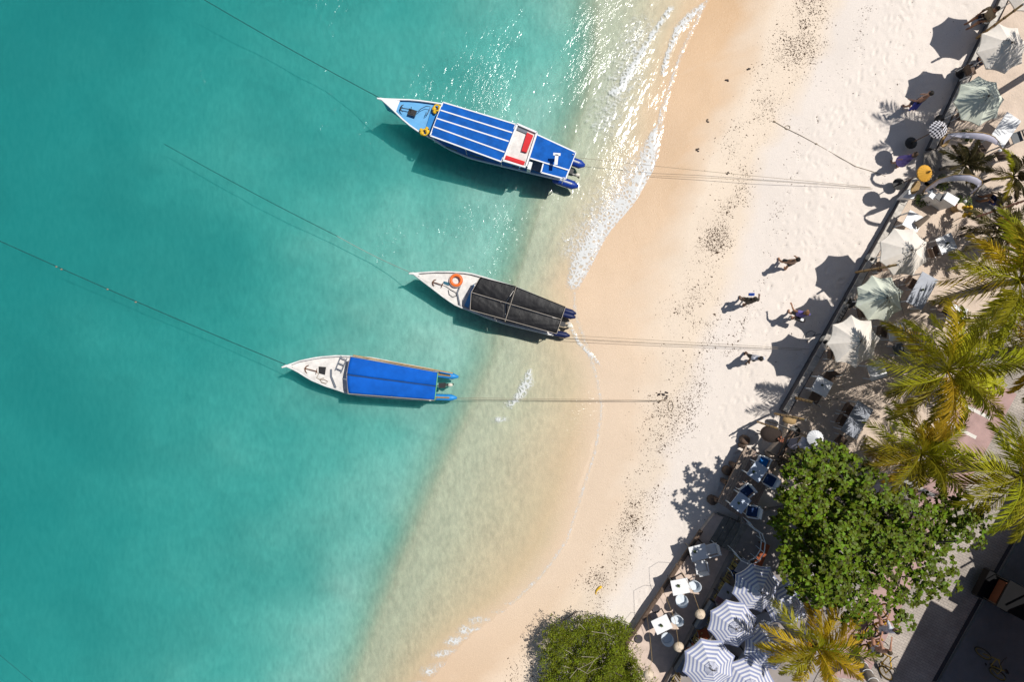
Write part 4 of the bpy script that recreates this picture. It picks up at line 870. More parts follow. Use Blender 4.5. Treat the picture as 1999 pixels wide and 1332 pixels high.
for a_, b_ in (((684, 696), (855, 727)), ((680, 769), (849, 782)), ((684, 696), (677, 731)), ((677, 731), (680, 769))): strip('canopy_edge', a_, b_, ZR - .02, M_seam, t, .025, .04)
strip('side_rail', (690, 694), (884, 729), .95, M_bamboo, t, .05, .05)
posts(t, [W(x, y, ZR) for x, y in ((684, 698), (680, 767), (770, 713), (765, 774), (853, 729), (849, 780))], .5, M_bamboo)
slab_quad('hatch', [(622, 716), (622, 729), (634, 732), (636, 717)], .72, .05, M_metal, t)
strip('bulkhead', (647, 721), (647, 735), .66, M_grey, t, .05, .1); strip('bulkhead', (647, 735), (656, 757), .66, M_grey, t, .05, .1)
for q0, q1 in (((836, 729), (895, 736)), ((836, 775), (892, 777))): pontoon(t, W(*q0, .46), W(*q1, .48), .14, M_pontl, M_bamboo)
engine(t, W(864, 752, .45), R(2))
anchor('rusty anchor on the foredeck of the blue covered boat', 597, 720, .76, R(-14), 1.0)
rope_coil('tan rope curling loosely on the white foredeck behind the rusty anchor', [(613, 724), (622, 730), (618, 738), (625, 742), (632, 741), (640, 745), (636, 749), (628, 747), (624, 741), (632, 738)], .70)
q = W(667, 711, .72); t2 = thing('boarding_ladder', 'grey boarding ladder lying on the foredeck of the blue covered boat', 'ladder', q, R(68))
for sy in (-1, 1): MB().box((0, sy * .13, .08), (.62, .035, .04)).build('side_rail', M_grey, t2)
for k in range(3): MB().box((-.24 + .24 * k, 0, .08), (.035, .26, .035)).build('rung', M_grey, t2)

# ---------------------------------------------------------------- mooring lines
def line(label, pts, m=M_rope, r=.0075, group='mooring lines of the boats', knots=()):
    o = thing('mooring_line', label, 'rope', pts[0], 0, group) if knots else None
    if o is None: return tag(MB().tube(pts, r, 4).build('mooring_line', m), label, 'rope', group)
    MB().tube(pts, r, 4).build('line', m, o, world=True)
    for k in knots: MB().ball(k, .035, 6, (1.6, 1, .8)).build('knot', M_rope, o, world=True)
def sag(a, b, n=8, s=.25): return [a.lerp(b, k / n) - Vector((0, 0, s * math.sin(math.pi * k / n))) for k in range(n + 1)]
def afloat(p0, p1, z0, n=22, u0=.3): return [W(p0[0] + (p1[0] - p0[0]) * k / n, p0[1] + (p1[1] - p0[1]) * k / n + 3 * math.sin(math.pi * k / n), max(.012, z0 * max(0, 1 - k / n / u0) ** 1.6)) for k in range(n + 1)]
line('dark bow line running out to sea from the striped roof boat', afloat((747, 194), (380, -12), 1.05), M_rope_dark, .013)
line('pale stretch of bow line at the bow of the black covered boat', afloat((808, 535), (658, 461), .98, 12, .6), mat('pale_rope', (.34, .36, .32), .9), .012)
line('dark stretch of the black covered boat bow line running out to sea', [p + Vector((0, 0, -.02 * k)) for k, p in enumerate(afloat((658, 461), (310, 275), .012))], M_rope_dark, .012)
line('bow line of the blue covered boat with weed tufts', afloat((562, 714), (-6, 468), .98), M_rope_dark, .013, knots=[W(110, 521, .02), W(120, 526, .02), W(210, 565, .02), W(265, 590, .02)])
line('short dark line crossing the deep corner of the water', sag(W(-10, 1272, .02), W(72, 1340, -.2), 4, .0), M_rope_dark, .008)
def on_sand(pts, off=.03): return [G(x, y) + Vector((0, 0, off)) for x, y in pts]
line('stern line from the striped roof boat to the yellow parasol', sag(W(1130, 308, .5), G(1700, 366) + Vector((0, 0, .1)), 16, .12)[:-1] + [G(1700, 366)])
line('second stern line of the striped roof boat from foam to steps', sag(W(1262, 343, .05) + Vector((0, 0, .05)), G(1702, 369) + Vector((0, 0, .06)), 12, -.25))
line('upper stern line of the black covered boat', sag(W(1110, 655, .5), G(1575, 682) + Vector((0, 0, .3)), 14, .0)); line('lower stern line of the black covered boat', sag(W(1092, 660, .45), G(1560, 684) + Vector((0, 0, .3)), 14, .05))
line('stern line of the blue covered boat to the beach coil', sag(W(886, 777, .45), G(1296, 782) + Vector((0, 0, .05)), 14, .0)); line('thin second stern line of the blue covered boat', sag(W(886, 780, .4), G(1290, 784) + Vector((0, 0, .04)), 14, .05), M_rope, .007)
line('knotted rope lying on the dry sand toward the beach steps', on_sand([(1511, 237), (1533, 250), (1562, 264), (1593, 281), (1640, 308), (1670, 325), (1700, 334), (1728, 344)], .02), M_rope, .011, knots=on_sand([(1511, 237), (1593, 281)], .03))
rope_ring = lambda lb, x, y, rx, ry: tag(MB().tube([G(x + rx * math.cos(a_), y + ry * math.sin(a_)) + Vector((0, 0, .02)) for a_ in np.linspace(0, 6.2, 18)], .011, 5).build('rope_coil', M_rope), lb, 'rope')
rope_ring('small rope loop on the knotted line on dry sand', 1537, 249, 5, 4); rope_ring('thin rope loop on the sand at the end of the stern line', 1309, 793, 5, 10)
tag(MB().tube(on_sand([(1285, 786), (1291, 782), (1300, 781)], .03), [.03, .022, .02], 6).build('mooring_stake', M_wood), 'dark wooden mooring stake at the end of the blue boat stern line', 'stake')
rope_coil('tangled dark cable at the wall foot under the cream parasol', [(1572, 660), (1575, 650), (1583, 646), (1592, 650), (1588, 656), (1580, 664), (1574, 668), (1590, 655), (1602, 652)], 1.12, M_black, .012)
rope_coil('loose wire tangle on the sand by the beach steps', [(1737, 352), (1741, 356), (1738, 362), (1745, 366), (1752, 362), (1750, 368), (1756, 372), (1748, 375)], 1.12, M_black, .008)
t = thing('plastic_scoop', 'bent yellow plastic scrap lying on the sand above the bush', 'scrap', G(1165, 1152), R(30))
MB().tube([(.24, .03, .03), (.12, .02, .04), (0, -.01, .03), (-.12, -.09, .02)], [.05, .055, .04, .02], 8).build('blade', M_yellow, t, True); MB().tube([(-.12, -.09, .02), (-.10, -.22, .015)], [.03, .01], 6).build('tail', M_yellow, t)

# ---------------------------------------------------------------- people
SK = {'fair': (.45, .24, .16), 'tan': (.36, .18, .10), 'dark': (.15, .075, .045)}
def skin_mat(k): return mat('skin_' + k, SK[k], .55, .06, 8)
def cloth(name, c, bump=.2): return mat('cloth_' + name, c, .85, .15, 9, bump)
def person(label, px_, py_, face, pose='walk', skin='tan', top=None, bottom=None, hair=(.02, .015, .01), h=1.7, z=None, arm=(0, 0), longhair=False, z_at=None, dress=False, ph=.5, dx=0):
    b0 = G(px_, py_) if z is None else W(px_, py_, z)
    t = thing('person', label, 'person', b0, face)                      # local +x is forward
    s = h / 1.7; V, E, Rd = [], [], []
    def v(x, y, zz, r, p=None):
        V.append((x * s, y * s, zz * s)); Rd.append(r * s)
        if p is not None: E.append((p, len(V) - 1))
        return len(V) - 1
    st = .13 * ph * 2 if pose == 'walk' else 0
    seat = pose in ('sit', 'cycle'); zp = .93 if not seat else (.52 if pose == 'sit' else .98)
    lean = {'walk': .03, 'sit': .06, 'cycle': .26}.get(pose, 0)
    pel = v(0, 0, zp, .135); bel = v(lean * .4, 0, zp + .17, .128, pel); che = v(lean * .8, 0, zp + .36, .15, bel); nb = v(lean, 0, zp + .53, .058, che)
    hd = v(lean + .01, 0, zp + .63, .078, nb); tp = v(lean + .015, 0, zp + .73, .086, hd); v(lean + .11, 0, zp + .655, .017, hd)
    for sy in (-1, 1):
        v(lean, sy * .088, zp + .66, .016, hd)
        hip = v(0, sy * .095, zp - .06, .10, pel)
        if seat:
            kn = v(.40, sy * .11, zp + .0 if pose == 'sit' else zp - .38 - .1 * sy, .068, hip) if pose == 'sit' else v(.30, sy * .1, zp - .28 - .1 * sy, .068, hip)
            an = v(.42 if pose == 'sit' else .18, sy * .11, .09 if pose == 'sit' else .30 - .1 * sy, .042, kn)
        else:
            kn = v(sy * st * .55 + .03, sy * .095, .50, .066, hip); v(sy * st * .5 - .01, sy * .095, .34, .058, kn); an = v(sy * st * 1.1 - .03, sy * .09, .09, .040, len(V) - 1)
        az = V[an][2] / s
        ft = v(V[an][0] / s + .04, sy * .10, az - .05, .042, an); v(V[an][0] / s + .15, sy * .11, az - .06, .034, ft)
        sh = v(lean, sy * .175, zp + .455, .062, che); A = arm[0] if sy < 0 else arm[1]
        if pose == 'cycle': el, wr_ = (lean + .14, sy * .24, zp + .24), (lean + .34, sy * .22, zp + .14)
        elif pose == 'sit': el, wr_ = (lean + .06, sy * .24, zp + .2), (lean + .30, sy * .16, zp + .18)
        else:
            el = (lean - sy * st * .3 + A * .05, sy * (.225 + .14 * abs(A)), zp + .19 + .1 * abs(A)); wr_ = (lean - sy * st * .5 + .07 + A * .14, sy * (.235 + .2 * abs(A)), zp - .04 + .25 * abs(A))
        e_ = v(*el, .042, sh); w_ = v(*wr_, .030, e_); dvx = (Vector(wr_) - Vector(el)).normalized(); sd = dvx.cross(Vector((1, 0, 0)) if abs(dvx.x) < .7 else Vector((0, 0, 1))).normalized()
        pm = Vector(wr_) + dvx * .07; pi = v(*pm, .034, w_)
        for k in range(4):
            f1_ = pm + dvx * .055 + sd * (.021 * (k - 1.5)) ; f2_ = f1_ + dvx * (.035 + .008 * (k in (1, 2))) + Vector((.012, 0, 0)); a1 = v(*f1_, .0095, pi); v(*f2_, .008, a1)
        th = v(*(Vector(wr_) + dvx * .05 + sd * .05), .011, pi)
    me = bpy.data.meshes.new('body'); me.from_pydata(V, E, []); me.update()
    o = bpy.data.objects.new('body', me); C.objects.link(o)
    md = o.modifiers.new('s', 'SKIN'); sd_ = me.skin_vertices[0].data
    for i, r_ in enumerate(Rd): sd_[i].radius = (r_, r_)
    sd_[0].use_root = True; md.branch_smoothing = .4
    o.modifiers.new('u', 'SUBSURF').levels = 2; o.modifiers['u'].render_levels = 2
    bpy.context.view_layer.update(); dg = bpy.context.evaluated_depsgraph_get(); nm = bpy.data.meshes.new_from_object(o.evaluated_get(dg)); bpy.data.objects.remove(o)
    nm.name = 'body'; nm.materials.clear(); nm.materials.append(skin_mat(skin)); nm.polygons.foreach_set('use_smooth', [True] * len(nm.polygons))
    bo = bpy.data.objects.new('body', nm); C.objects.link(bo); bo.parent = t
    # clothing: shells lifted a little off the body, cut at hem, waist and neck
    def shell(name, m, test, off):
        bm_ = bmesh.new(); bm_.from_mesh(nm); bm_.normal_update()
        bmesh.ops.delete(bm_, geom=[f for f in bm_.faces if not test(f.calc_center_median() / s)], context='FACES')
        left, isl = set(bm_.faces), []
        while left:                                                    # keep one connected garment
            st_ = [left.pop()]; cur = list(st_)
            while st_:
                for e_ in st_.pop().edges:
                    for f_ in e_.link_faces:
                        if f_ in left: left.remove(f_); st_.append(f_); cur.append(f_)
            isl.append(cur)
        isl.sort(key=len); bmesh.ops.delete(bm_, geom=[f_ for c_ in isl[:-1] for f_ in c_], context='FACES')
        for q in bm_.verts: q.co += q.normal * off
        m2 = bpy.data.meshes.new(name); bm_.to_mesh(m2); bm_.free(); m2.materials.clear(); m2.materials.append(m); m2.polygons.foreach_set('use_smooth', [True] * len(m2.polygons))
        oo = bpy.data.objects.new(name, m2); C.objects.link(oo); oo.parent = t
    leg_lo = .50 if not seat else -9
    if bottom is not None:
        if pose == 'cycle': MB().lathe([(.13 * s, (zp - .17) * s), (.165 * s, (zp - .10) * s), (.168 * s, zp * s), (.145 * s, (zp + .07) * s)], 14, cap=False).build('shorts', bottom, t, True)
        elif seat: shell('shorts', bottom, lambda c_: c_.z < zp + .07 and c_.x < .36 and c_.z > (zp - .35 if pose == 'sit' else zp - .11) and c_.x < (.36 if pose == 'sit' else .12) and abs(c_.y) < .22, .014)
        else: shell('shorts', bottom, lambda c_: .52 < c_.z < zp + .05 and abs(c_.y) < .215, .016)
    if top is not None: shell('shirt', top, lambda c_: c_.z > zp - .02 and c_.z < zp + .53 and abs(c_.y) < .26 and c_.x < lean + .17, .014)
    if dress: MB().lathe([(.14, zp + .1), (.17, zp - .05), (.24, zp - .38), (.235, zp - .38)], 16, cap=False).build('skirt', top, t, True)
    hm = mat('hair_%d' % int(hair[0] * 1000), hair, .6, .2, 30, .3); g = MB(); hc = Vector((lean + .0, 0, zp + .70)) * s
    g.ball(hc, .104 * s, 12, (1.0, .92, .95))
    if longhair: g.ball(hc + Vector((-.07, 0, -.12)) * s, .085 * s, 10, (.6, 1., 1.5))
    bm_ = bmesh.new(); hme = g.mesh('hair', hm, True); bm_.from_mesh(hme)
    bmesh.ops.delete(bm_, geom=[f for f in bm_.faces if f.calc_center_median().x > hc.x + .045 * s and f.calc_center_median().z < hc.z + .045 * s], context='FACES'); bm_.to_mesh(hme); bm_.free()
    ho = bpy.data.objects.new('hair', hme); C.objects.link(ho); ho.parent = t
    for sy in (-1, 1): MB().ball(Vector((lean + .088, sy * .034, zp + .69)) * s, .012 * s, 6).build('eye', M_black, t)
    return t
c_navy, c_black = cloth('navy', (.012, .015, .05)), cloth('black', (.025, .024, .026)); c_purple = cloth('lilac', (.17, .13, .42)); c_white = cloth('white', (.62, .63, .70)); c_pink = cloth('pink', (.52, .34, .46)); c_bluew = cloth('blue_stripe', (.04, .06, .30))
P_ = person
P_('shirtless person in navy shorts walking below the pale green parasol with a blue towel', 1771, 211, R(120), skin='fair', bottom=c_navy, arm=(0, .8), ph=.4)
P_('person in a lilac patterned dress walking beside the beach steps', 1745, 322, R(100), skin='fair', top=c_purple, dress=True, longhair=True, hair=(.05, .03, .015), h=1.6, ph=.4)
P_('shirtless person in dark shorts walking alone on the open sand', 1526, 517, R(95), skin='tan', bottom=c_black, ph=.7)
P_('person in dark clothes carrying a small blue bag on the sand', 1447, 590, R(80), skin='dark', top=cloth('dark', (.06, .05, .04)), bottom=cloth('dark2', (.06, .05, .04)), arm=(.5, .2), ph=.5)
P_('person in a lilac shirt with a white shoulder bag near the lettered wall', 1542, 616, R(75), skin='tan', top=c_purple, bottom=c_black, hair=(.16, .08, .03), arm=(.3, 1.1), ph=.4)
P_('person in a pale blue shirt walking beside the taut stern lines', 1458, 697, R(-95), skin='dark', top=c_white, bottom=c_black, arm=(.3, .3), ph=.6)
P_('person in pink seated at a table under the palm fronds', 1838, 618, R(60), 'sit', 'fair', c_pink, c_navy, z=ZT, hair=(.02, .015, .015), longhair=True)
P_('person in a blue and navy striped top seated behind the woven decoration', 1930, 400, R(150), 'sit', 'tan', c_bluew, c_navy, z=ZT)
P_('shirtless person seated in shade under the topmost cream parasol', 1895, 128, R(20), 'sit', 'tan', None, c_navy, z=ZT)
P_('person seated with tan top beside the topmost bamboo pole', 1908, 44, R(200), 'sit', 'tan', cloth('tan', (.36, .27, .17)), c_navy, z=ZT)
def small(name, label, cat, mb, m, smooth=True): o = mb.build(name, m, None, smooth); return tag(o, label, cat)
q = W(1790, 206, 1.95); small('beach_towel', 'blue and white towel hanging from a walking person', 'towel', MB().add(*solid(*patch([q + Vector(p) for p in ((-.13, .09, .1), (.15, .12, .1), (.13, -.08, -.32), (-.16, -.1, -.3))], 6, 8, 0, lambda u, v_: Vector((.03 * math.sin(14 * v_), .03 * math.cos(14 * v_), 0))), .012)), cloth('blue_towel', (.08, .09, .42)))
q = W(1467, 575, 1.9); t = thing('hand_bag', 'small blue bag carried by the person in dark clothes', 'bag', q); MB().box((0, 0, 0), (.2, .11, .14)).build('body', cloth('bright_blue', (.02, .08, .40)), t); MB().torus((0, 0, .08), .06, .01, 12, 5, Matrix.Rotation(R(90), 3, 'X')).build('handle', M_black, t)
q = W(1562, 624, 1.75); t = thing('shoulder_bag', 'black and white shoulder bag of the person in lilac', 'bag', q, R(-20)); MB().box((0, 0, 0), (.34, .14, .24)).build('body', c_black, t); MB().box((.03, 0, .122), (.12, .1, .012)).build('flap', M_white, t)

# ---------------------------------------------------------------- bamboo poles, banners, string lights
def bamboo(label, base, tip, z0, z1, r=.05):
    a, b = W(*base, z0), W(*tip, z1); t = thing('bamboo_pole', label, 'pole', a, 0, None)
    MB().tube([a, a.lerp(b, .5), b], [r, r * .95, r * .85], 9).build('culm', M_bamboo, t, True, world=True)
    for k in range(1, 5): p = a.lerp(b, k / 5 + .02); MB().tube([p, p + (b - a) * .012], r * 1.16, 9).build('node', M_wood, t, world=True)
    MB().tube([b - (b - a) * .006, b + (b - a) * .012], r * .8, 9).build('hollow_end', M_black, t, world=True)
bamboo('long bamboo pole leaning out over the topmost parasols', (1907, 74), (1997, 8), ZT, 4.3)
bamboo('stout bamboo pole beside the cream parasol with string lights', (1671, 532), (1752, 517), ZT, 4.4)
bamboo('short stout bamboo pole below the table by the sea wall', (1553, 777), (1588, 786), ZT, 3.1, .06)
bamboo('bamboo pole with node rings beside the straw basket', (1513, 808), (1572, 820), 1.3, 4.2)
bamboo('slim bamboo pole over the dark woven net at the end of the deck', (1479, 824), (1520, 838), 1.3, 3.4, .04)
M_bulb = mat('bulb_glass', (.25, .22, .18), .2, .1, 5)
def lights(label, a, b, n, s=.3):
    P0 = sag(a, b, 14, s); t = thing('string_light', label, 'string light', P0[0], 0, 'strings of bulbs between the poles'); MB().tube(P0, .006, 4).build('cable', M_black, t, world=True)
    for k in range(n): p = P0[min(13, 1 + int(k * 12 / max(1, n - 1)))]; MB().ball(p - Vector((0, 0, .05)), .028, 7).build('bulb', M_black if k % 2 else M_bulb, t, True, world=True)
lights('string of bulbs running from the stout pole over the cream parasol toward the garden', W(1752, 517, 4.35), W(1880, 432, 4.6), 9)
lights('string of bulbs running from the stout pole past the grey table', W(1758, 525, 4.3), W(1785, 662, 4.2), 9, .4)
lights('string of bulbs above the shaded grey table near the deck', W(1590, 786, 3.1), W(1672, 778, 4.0), 8, .3)
M_marble = M_lilac
def banner(label, pts, wid, group=None):
    P0 = [W(x, y, z) for x, y, z in pts]; P1 = resample(P0, 22); t = thing('curved_banner', label, 'banner', P1[0], 0, group)
    MB().tube(P1, [.03 - .022 * k / 21 for k in range(22)], 6).build('pole', M_bamboo, t, world=True)
    vv = []
    for k in range(2, 20):
        w_ = wid * math.sin(math.pi * (k - 1) / 20) ** .5; tn = (P1[k + 1] - P1[k - 1]).normalized(); sd = Vector((0, 0, 1)).cross(tn)
        sd = sd.normalized() if sd.length > .05 else Vector((0, -1, 0))
        dn = (sd * (-1 if sd.y > 0 else 1) * .8 + Vector((0, 0, -.6))).normalized(); vv += [P1[k], P1[k] + dn * w_ * .5 + tn * .02 * math.sin(k * 1.7), P1[k] + dn * w_]
    ff = [(3 * k + j, 3 * k + 1 + j, 3 * k + 4 + j, 3 * k + 3 + j) for k in range(17) for j in (0, 1)]
    MB().add(*solid(vv, ff, .006)).build('cloth', M_lilac, t, True, world=True)
    MB().ball(P1[-1] - Vector((0, 0, .1)), .06, 8).build('tassel', M_white, t, True, world=True)
GB = 'curved white banners on bamboo'
banner('curved white banner arching over the long white table', [(1837, 283, ZT), (1842, 274, 2.6), (1852, 260, 3.8), (1880, 257, 4.6), (1915, 258, 5.0), (1938, 264, 4.9), (1950, 275, 4.5), (1956, 292, 4.1)], .26, GB)
banner('curved white banner arching over the stone path beside the yellow parasol', [(1803, 374, ZT), (1812, 364, 2.6), (1832, 350, 3.8), (1862, 341, 4.6), (1892, 340, 5.0), (1912, 347, 5.0), (1921, 356, 4.8), (1903, 375, 4.2), (1888, 392, 3.7)], .26, GB)
banner('lilac banner hanging beside the small white fringed parasol', [(1560, 880, ZT), (1557, 862, 2.4), (1566, 850, 3.1), (1580, 858, 3.3), (1589, 878, 3.2), (1588, 888, 3.0), (1576, 898, 2.6)], .5, GB)
banner('pale banner hanging beside the coconut palm and street', [(1586, 1262, ZS), (1594, 1240, 2.6), (1602, 1215, 3.4), (1606, 1190, 3.8), (1604, 1172, 3.9)], .55, GB)
banner('lilac banner end showing between the palm and the broadleaf tree', [(1716, 962, ZT), (1722, 950, 2.8), (1730, 938, 3.4), (1741, 942, 3.4), (1744, 954, 3.1)], .35, GB)
disc('round rattan board leaning beneath the checked parasol', 1846, 274, ZT + 1.1, .27, 12, .6, M_rattan, .05); disc('round rattan board leaning beneath the yellow parasol', 1787, 366, ZT + 1.0, .27, 12, .6, M_rattan, .05)
q = W(1541, 821, 1.9); t = thing('straw_basket', 'straw basket hanging on the bamboo pole near the deck', 'basket', q, R(-12)); MB().lathe([(.10, -.2), (.15, -.05), (.15, .1), (.10, .2), (.09, .2)], 14, (0, 0, 0), Matrix.Rotation(R(80), 3, 'Y') @ Matrix.Diagonal((.8, 1, 1.2))).build('body', M_rattan, t, True); MB().torus((.22, 0, 0), .08, .014, 14, 5, Matrix.Rotation(R(90), 3, 'Y')).build('rim', M_pale, t)
# dark woven net with dried flower tassel
q = W(1506, 848, 2.2); t = thing('woven_net', 'dark woven fish-trap net hanging beneath the slim bamboo pole', 'net', q, R(-12))
MB().lathe([(.02, .1), (.22, .08), (.36, .0), (.38, -.05), (.30, -.12), (.05, -.16)], 18, (0, 0, 0), Matrix.Diagonal((1.1, .85, 1))).build('basket', M_darkrattan, t, True); MB().torus((0, 0, -.03), .385, .018, 24, 6, Matrix.Diagonal((1.1, .85, 1))).build('hoop', M_darkrattan, t); MB().tube([(-.4, -.05, -.02), (-.52, -.1, -.03), (-.6, -.18, -.05)], .015, 5).build('hook', M_metal, t)
q = W(1526, 857, 2.35); t = thing('dried_flowers', 'russet bunch of dried flowers on the dark woven net', 'flowers', q); M_russet = mat('russet_petal', (.32, .12, .07), .8, .3, 20)
for k in range(14): a_ = rnd.uniform(0, 6.28); r_ = rnd.uniform(.02, .14); MB().ball((r_ * math.cos(a_), r_ * math.sin(a_), rnd.uniform(-.05, .05)), rnd.uniform(.03, .05), 6).build('flower_head', M_russet, t, True)
t = thing('black_gate', 'black metal gate frame at the end of the deck', 'gate', W(1530, 880, ZT))
for p, r in (((1518, 829), (1552, 842)), ((1552, 842), (1520, 892)), ((1540, 832), (1556, 838))):
    MB().tube([W(*p, ZT + 1.1), W(*r, ZT + 1.1)], .025, 5).build('bar', M_black, t, world=True)
for x, y in ((1518, 829), (1552, 842), (1520, 892)): p = W(x, y, ZT + 1.1); MB().box((p.x, p.y, ZT + .5), (.06, .06, 1.2)).build('post', M_black, t, world=True)
tag(MB().tube([W(1520, 895, ZT + .14), W(1534, 868, ZT + .18), W(1549, 843, ZT + .15)], [.11, .13, .10], 8).build('driftwood_log', M_wood), 'dark driftwood log lying beside the black gate', 'log')
# welcome stand: boxes, counter and flowers near the path
def box_thing(name, label, cat, corners, z0, z1, m, lid=None):
    P0 = [W(x, y, z1) for x, y in corners]; t = thing(name, label, cat, ((P0[0] + P0[2]) / 2).to_2d().to_3d() + Vector((0, 0, z0)))
    MB().prism(P0, z0, z1 - .03).build('body', m, t, world=True); c_ = sum(P0, Vector()) / 4; MB().prism([c_ + (p - c_) * 1.03 for p in P0], z1 - .03, z1).build('lid', lid or m, t, world=True); return t
box_thing('white_crate', 'white box standing on the sea wall below the yellow parasol', 'box', [(1762, 386), (1780, 367), (1792, 372), (1783, 388)], ZT, ZT + .45, M_white)
o = box_thing('reception_counter', 'white reception counter with red panel by the stone path', 'counter', [(1842, 388), (1850, 375), (1873, 388), (1864, 402)], ZT, ZT + .95, M_white)
strip('red_panel', (1849, 396), (1860, 403), ZT + .6, M_red, o, .03, .2)
box_thing('white_crate', 'small white box beside the laptop-dark tray on the path', 'box', [(1813, 383), (1819, 375), (1828, 381), (1822, 390)], ZT, ZT + .7, M_white)
box_thing('display_tray', 'dark topped tray between the white box and counter', 'tray', [(1826, 386), (1834, 376), (1844, 383), (1836, 394)], ZT, ZT + .8, M_white, M_black)
q = W(1862, 408, ZT); t = thing('rattan_stool', 'round rattan stool below the reception counter', 'stool', q); MB().lathe([(.15, 0), (.17, .2), (.15, .42)], 16).build('body', M_rattan, t); MB().lathe([(.16, .42), (.165, .46), (.01, .47)], 16).build('seat', M_pale, t)
q = W(1816, 372, ZT + .5); t = thing('wire_basket', 'grey wire basket beside the small white box', 'basket', q)
for k in range(4): MB().torus((0, 0, .05 * k), .13 + .012 * k, .008, 18, 4).build('hoop', M_grey, t)
MB().lathe([(.12, 0), (.13, .01), (.01, .012)], 14).build('base', M_grey, t)
def flower(label, px_, py_, z, r, m, n, petal):
    q = W(px_, py_, z); t = thing('flower_ornament', label, 'flower', q); MB().tube([(0, 0, z * 0 - (z - ZT)), (0, 0, 0)], .015, 5).build('stem', M_bamboo, t); MB().ball((0, 0, .02), r * .35, 8).build('centre', M_rust2 if petal else m, t, True)
    for k in range(n):
        a_ = 6.283 * k / n; d_ = Vector((math.cos(a_), math.sin(a_), 0)); s_ = Vector((-math.sin(a_), math.cos(a_), 0)) * r * .18
        MB().add([d_ * r * .2, d_ * r * .6 + s_ + Vector((0, 0, .03)), d_ * r, d_ * r * .6 - s_ + Vector((0, 0, .03))], [(0, 1, 2, 3)]).build('petal', m, t)
flower('cream daisy-shaped ornament at the foot of the woven decoration', 1909, 416, 2.6, .22, M_pale, 13, True)
t = thing('marigold_garland', 'bright yellow marigold garland beside the daisy ornament', 'garland', W(1890, 411, 2.3)); 
for k in range(12): MB().ball((rnd.uniform(-.16, .2), rnd.uniform(-.2, .14), rnd.uniform(-.08, .08)), rnd.uniform(.06, .09), 8).build('flower_head', M_yellow, t, True)
# woven pole decoration (russet) hanging out over the garden
a, b = W(1905, 424, 3.2), W(2010, 388, 5.2); t = thing('woven_pole', 'russet woven leaf decoration along an arching pole', 'decoration', a); M_pinkstraw = mat('russet_straw', (.55, .27, .19), .8, .2, 20, .3)
MB().tube([a, a.lerp(b, .5) + Vector((0, 0, .15)), b], .035, 7).build('pole', M_pinkstraw, t, world=True)
for k in range(26):
    p = a.lerp(b, k / 25) + Vector((0, 0, .12)); sg = 1 if k % 2 else -1; d_ = (b - a).normalized(); s_ = Vector((-d_.y, d_.x, 0)) * sg; L = rnd.uniform(.12, .24)
    MB().add([p, p + s_ * L * .5 + d_ * .06 + Vector((0, 0, .05)), p + s_ * L + d_ * .02 - Vector((0, 0, .06)), p + s_ * L * .5 - d_ * .05], [(0, 1, 2, 3)]).build('straw_leaf', M_pinkstraw, t, world=True)
q = W(1800, 434, ZT + .5); t = thing('folded_canvas', 'folded taupe canvas lying across a white table corner', 'canvas', q); c4 = [W(1782, 436, ZT + .8), W(1790, 448, ZT + .8), W(1816, 424, ZT + 1.25), W(1812, 418, ZT + 1.25)]
MB().add(*solid(*patch(c4, 8, 6, .08, lambda u, v_: Vector((0, 0, .03 * math.sin(20 * v_)))), .01)).build('cloth', mat('taupe_canvas', (.28, .22, .17), .9, .1, 6, .2), t, True, world=True)

# ---------------------------------------------------------------- palms
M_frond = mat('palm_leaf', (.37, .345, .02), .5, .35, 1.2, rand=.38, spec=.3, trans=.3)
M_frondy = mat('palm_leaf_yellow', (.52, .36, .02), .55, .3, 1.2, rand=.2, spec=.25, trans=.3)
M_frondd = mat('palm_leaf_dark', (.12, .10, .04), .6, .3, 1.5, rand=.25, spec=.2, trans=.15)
M_trunk = mat('palm_trunk', (.20, .17, .14), .9, .3, 6, .7)
def frond_mesh(name, L, a0, droop, m, seed, nl=52, lw=.05, ll=.62):
    r0 = random.Random(seed); g = MB(); pts = []; p = Vector((0, 0, 0)); n = 14; tans = []
    for k in range(n + 1):
        u = k / n; an = a0 - droop * u ** 1.25; d_ = Vector((math.cos(an), .10 * math.sin(3 * u + seed), math.sin(an))); pts.append(p.copy()); tans.append(d_); p = p + d_ * (L / n)
    g.tube(pts, [.028 * (1 - .85 * k / n) for k in range(n + 1)], 4)
    for k in range(nl):
        u = .13 + .86 * k / (nl - 1); i = min(n - 1, int(u * n)); f = u * n - i; p = pts[i].lerp(pts[i + 1], f); tn = tans[i].normalized()
        le = ll * (math.sin(math.pi * (.10 + .84 * u)) ** .6) * r0.uniform(.85, 1.1)
        for sy in (-1, 1):
            if r0.random() < .07: continue
            sd = Vector((0, sy, 0)); up = tn.cross(Vector((0, 1, 0))).normalized(); up = up if up.z > 0 else -up
            sw = .55 + .75 * u + r0.uniform(-.22, .22); hang = r0.uniform(-.2, .75)
            d_ = (sd * math.cos(sw) + tn * math.sin(sw) - up * hang * .5).normalized(); d2 = (d_ - Vector((0, 0, .45 + .4 * r0.random()))).normalized()
            wv = tn * lw * .5 * (1 if sw < 1 else .9) + up * lw * .25
            q1, q2 = p + d_ * le * .55, p + d_ * le * .55 + d2 * le * .45
            g.add([p - wv * .5, q1 - wv, q2, q1 + wv, p + wv * .5], [(0, 1, 3, 4), (1, 2, 3)])
    return g.mesh(name, m)
FR = {}
def frond(kind, lev, L):
    key = (kind, lev, round(L, 1))
    if key not in FR:
        a0, dr = [(1.25, 1.1), (.85, 1.35), (.45, 1.5), (.05, 1.25), (-.35, .9)][lev]; FR[key] = frond_mesh('frond', L, a0, dr, {'g': M_frond, 'y': M_frondy, 'd': M_frondd}[kind], lev * 7 + len(FR), ll=.27 * L)
    return FR[key]
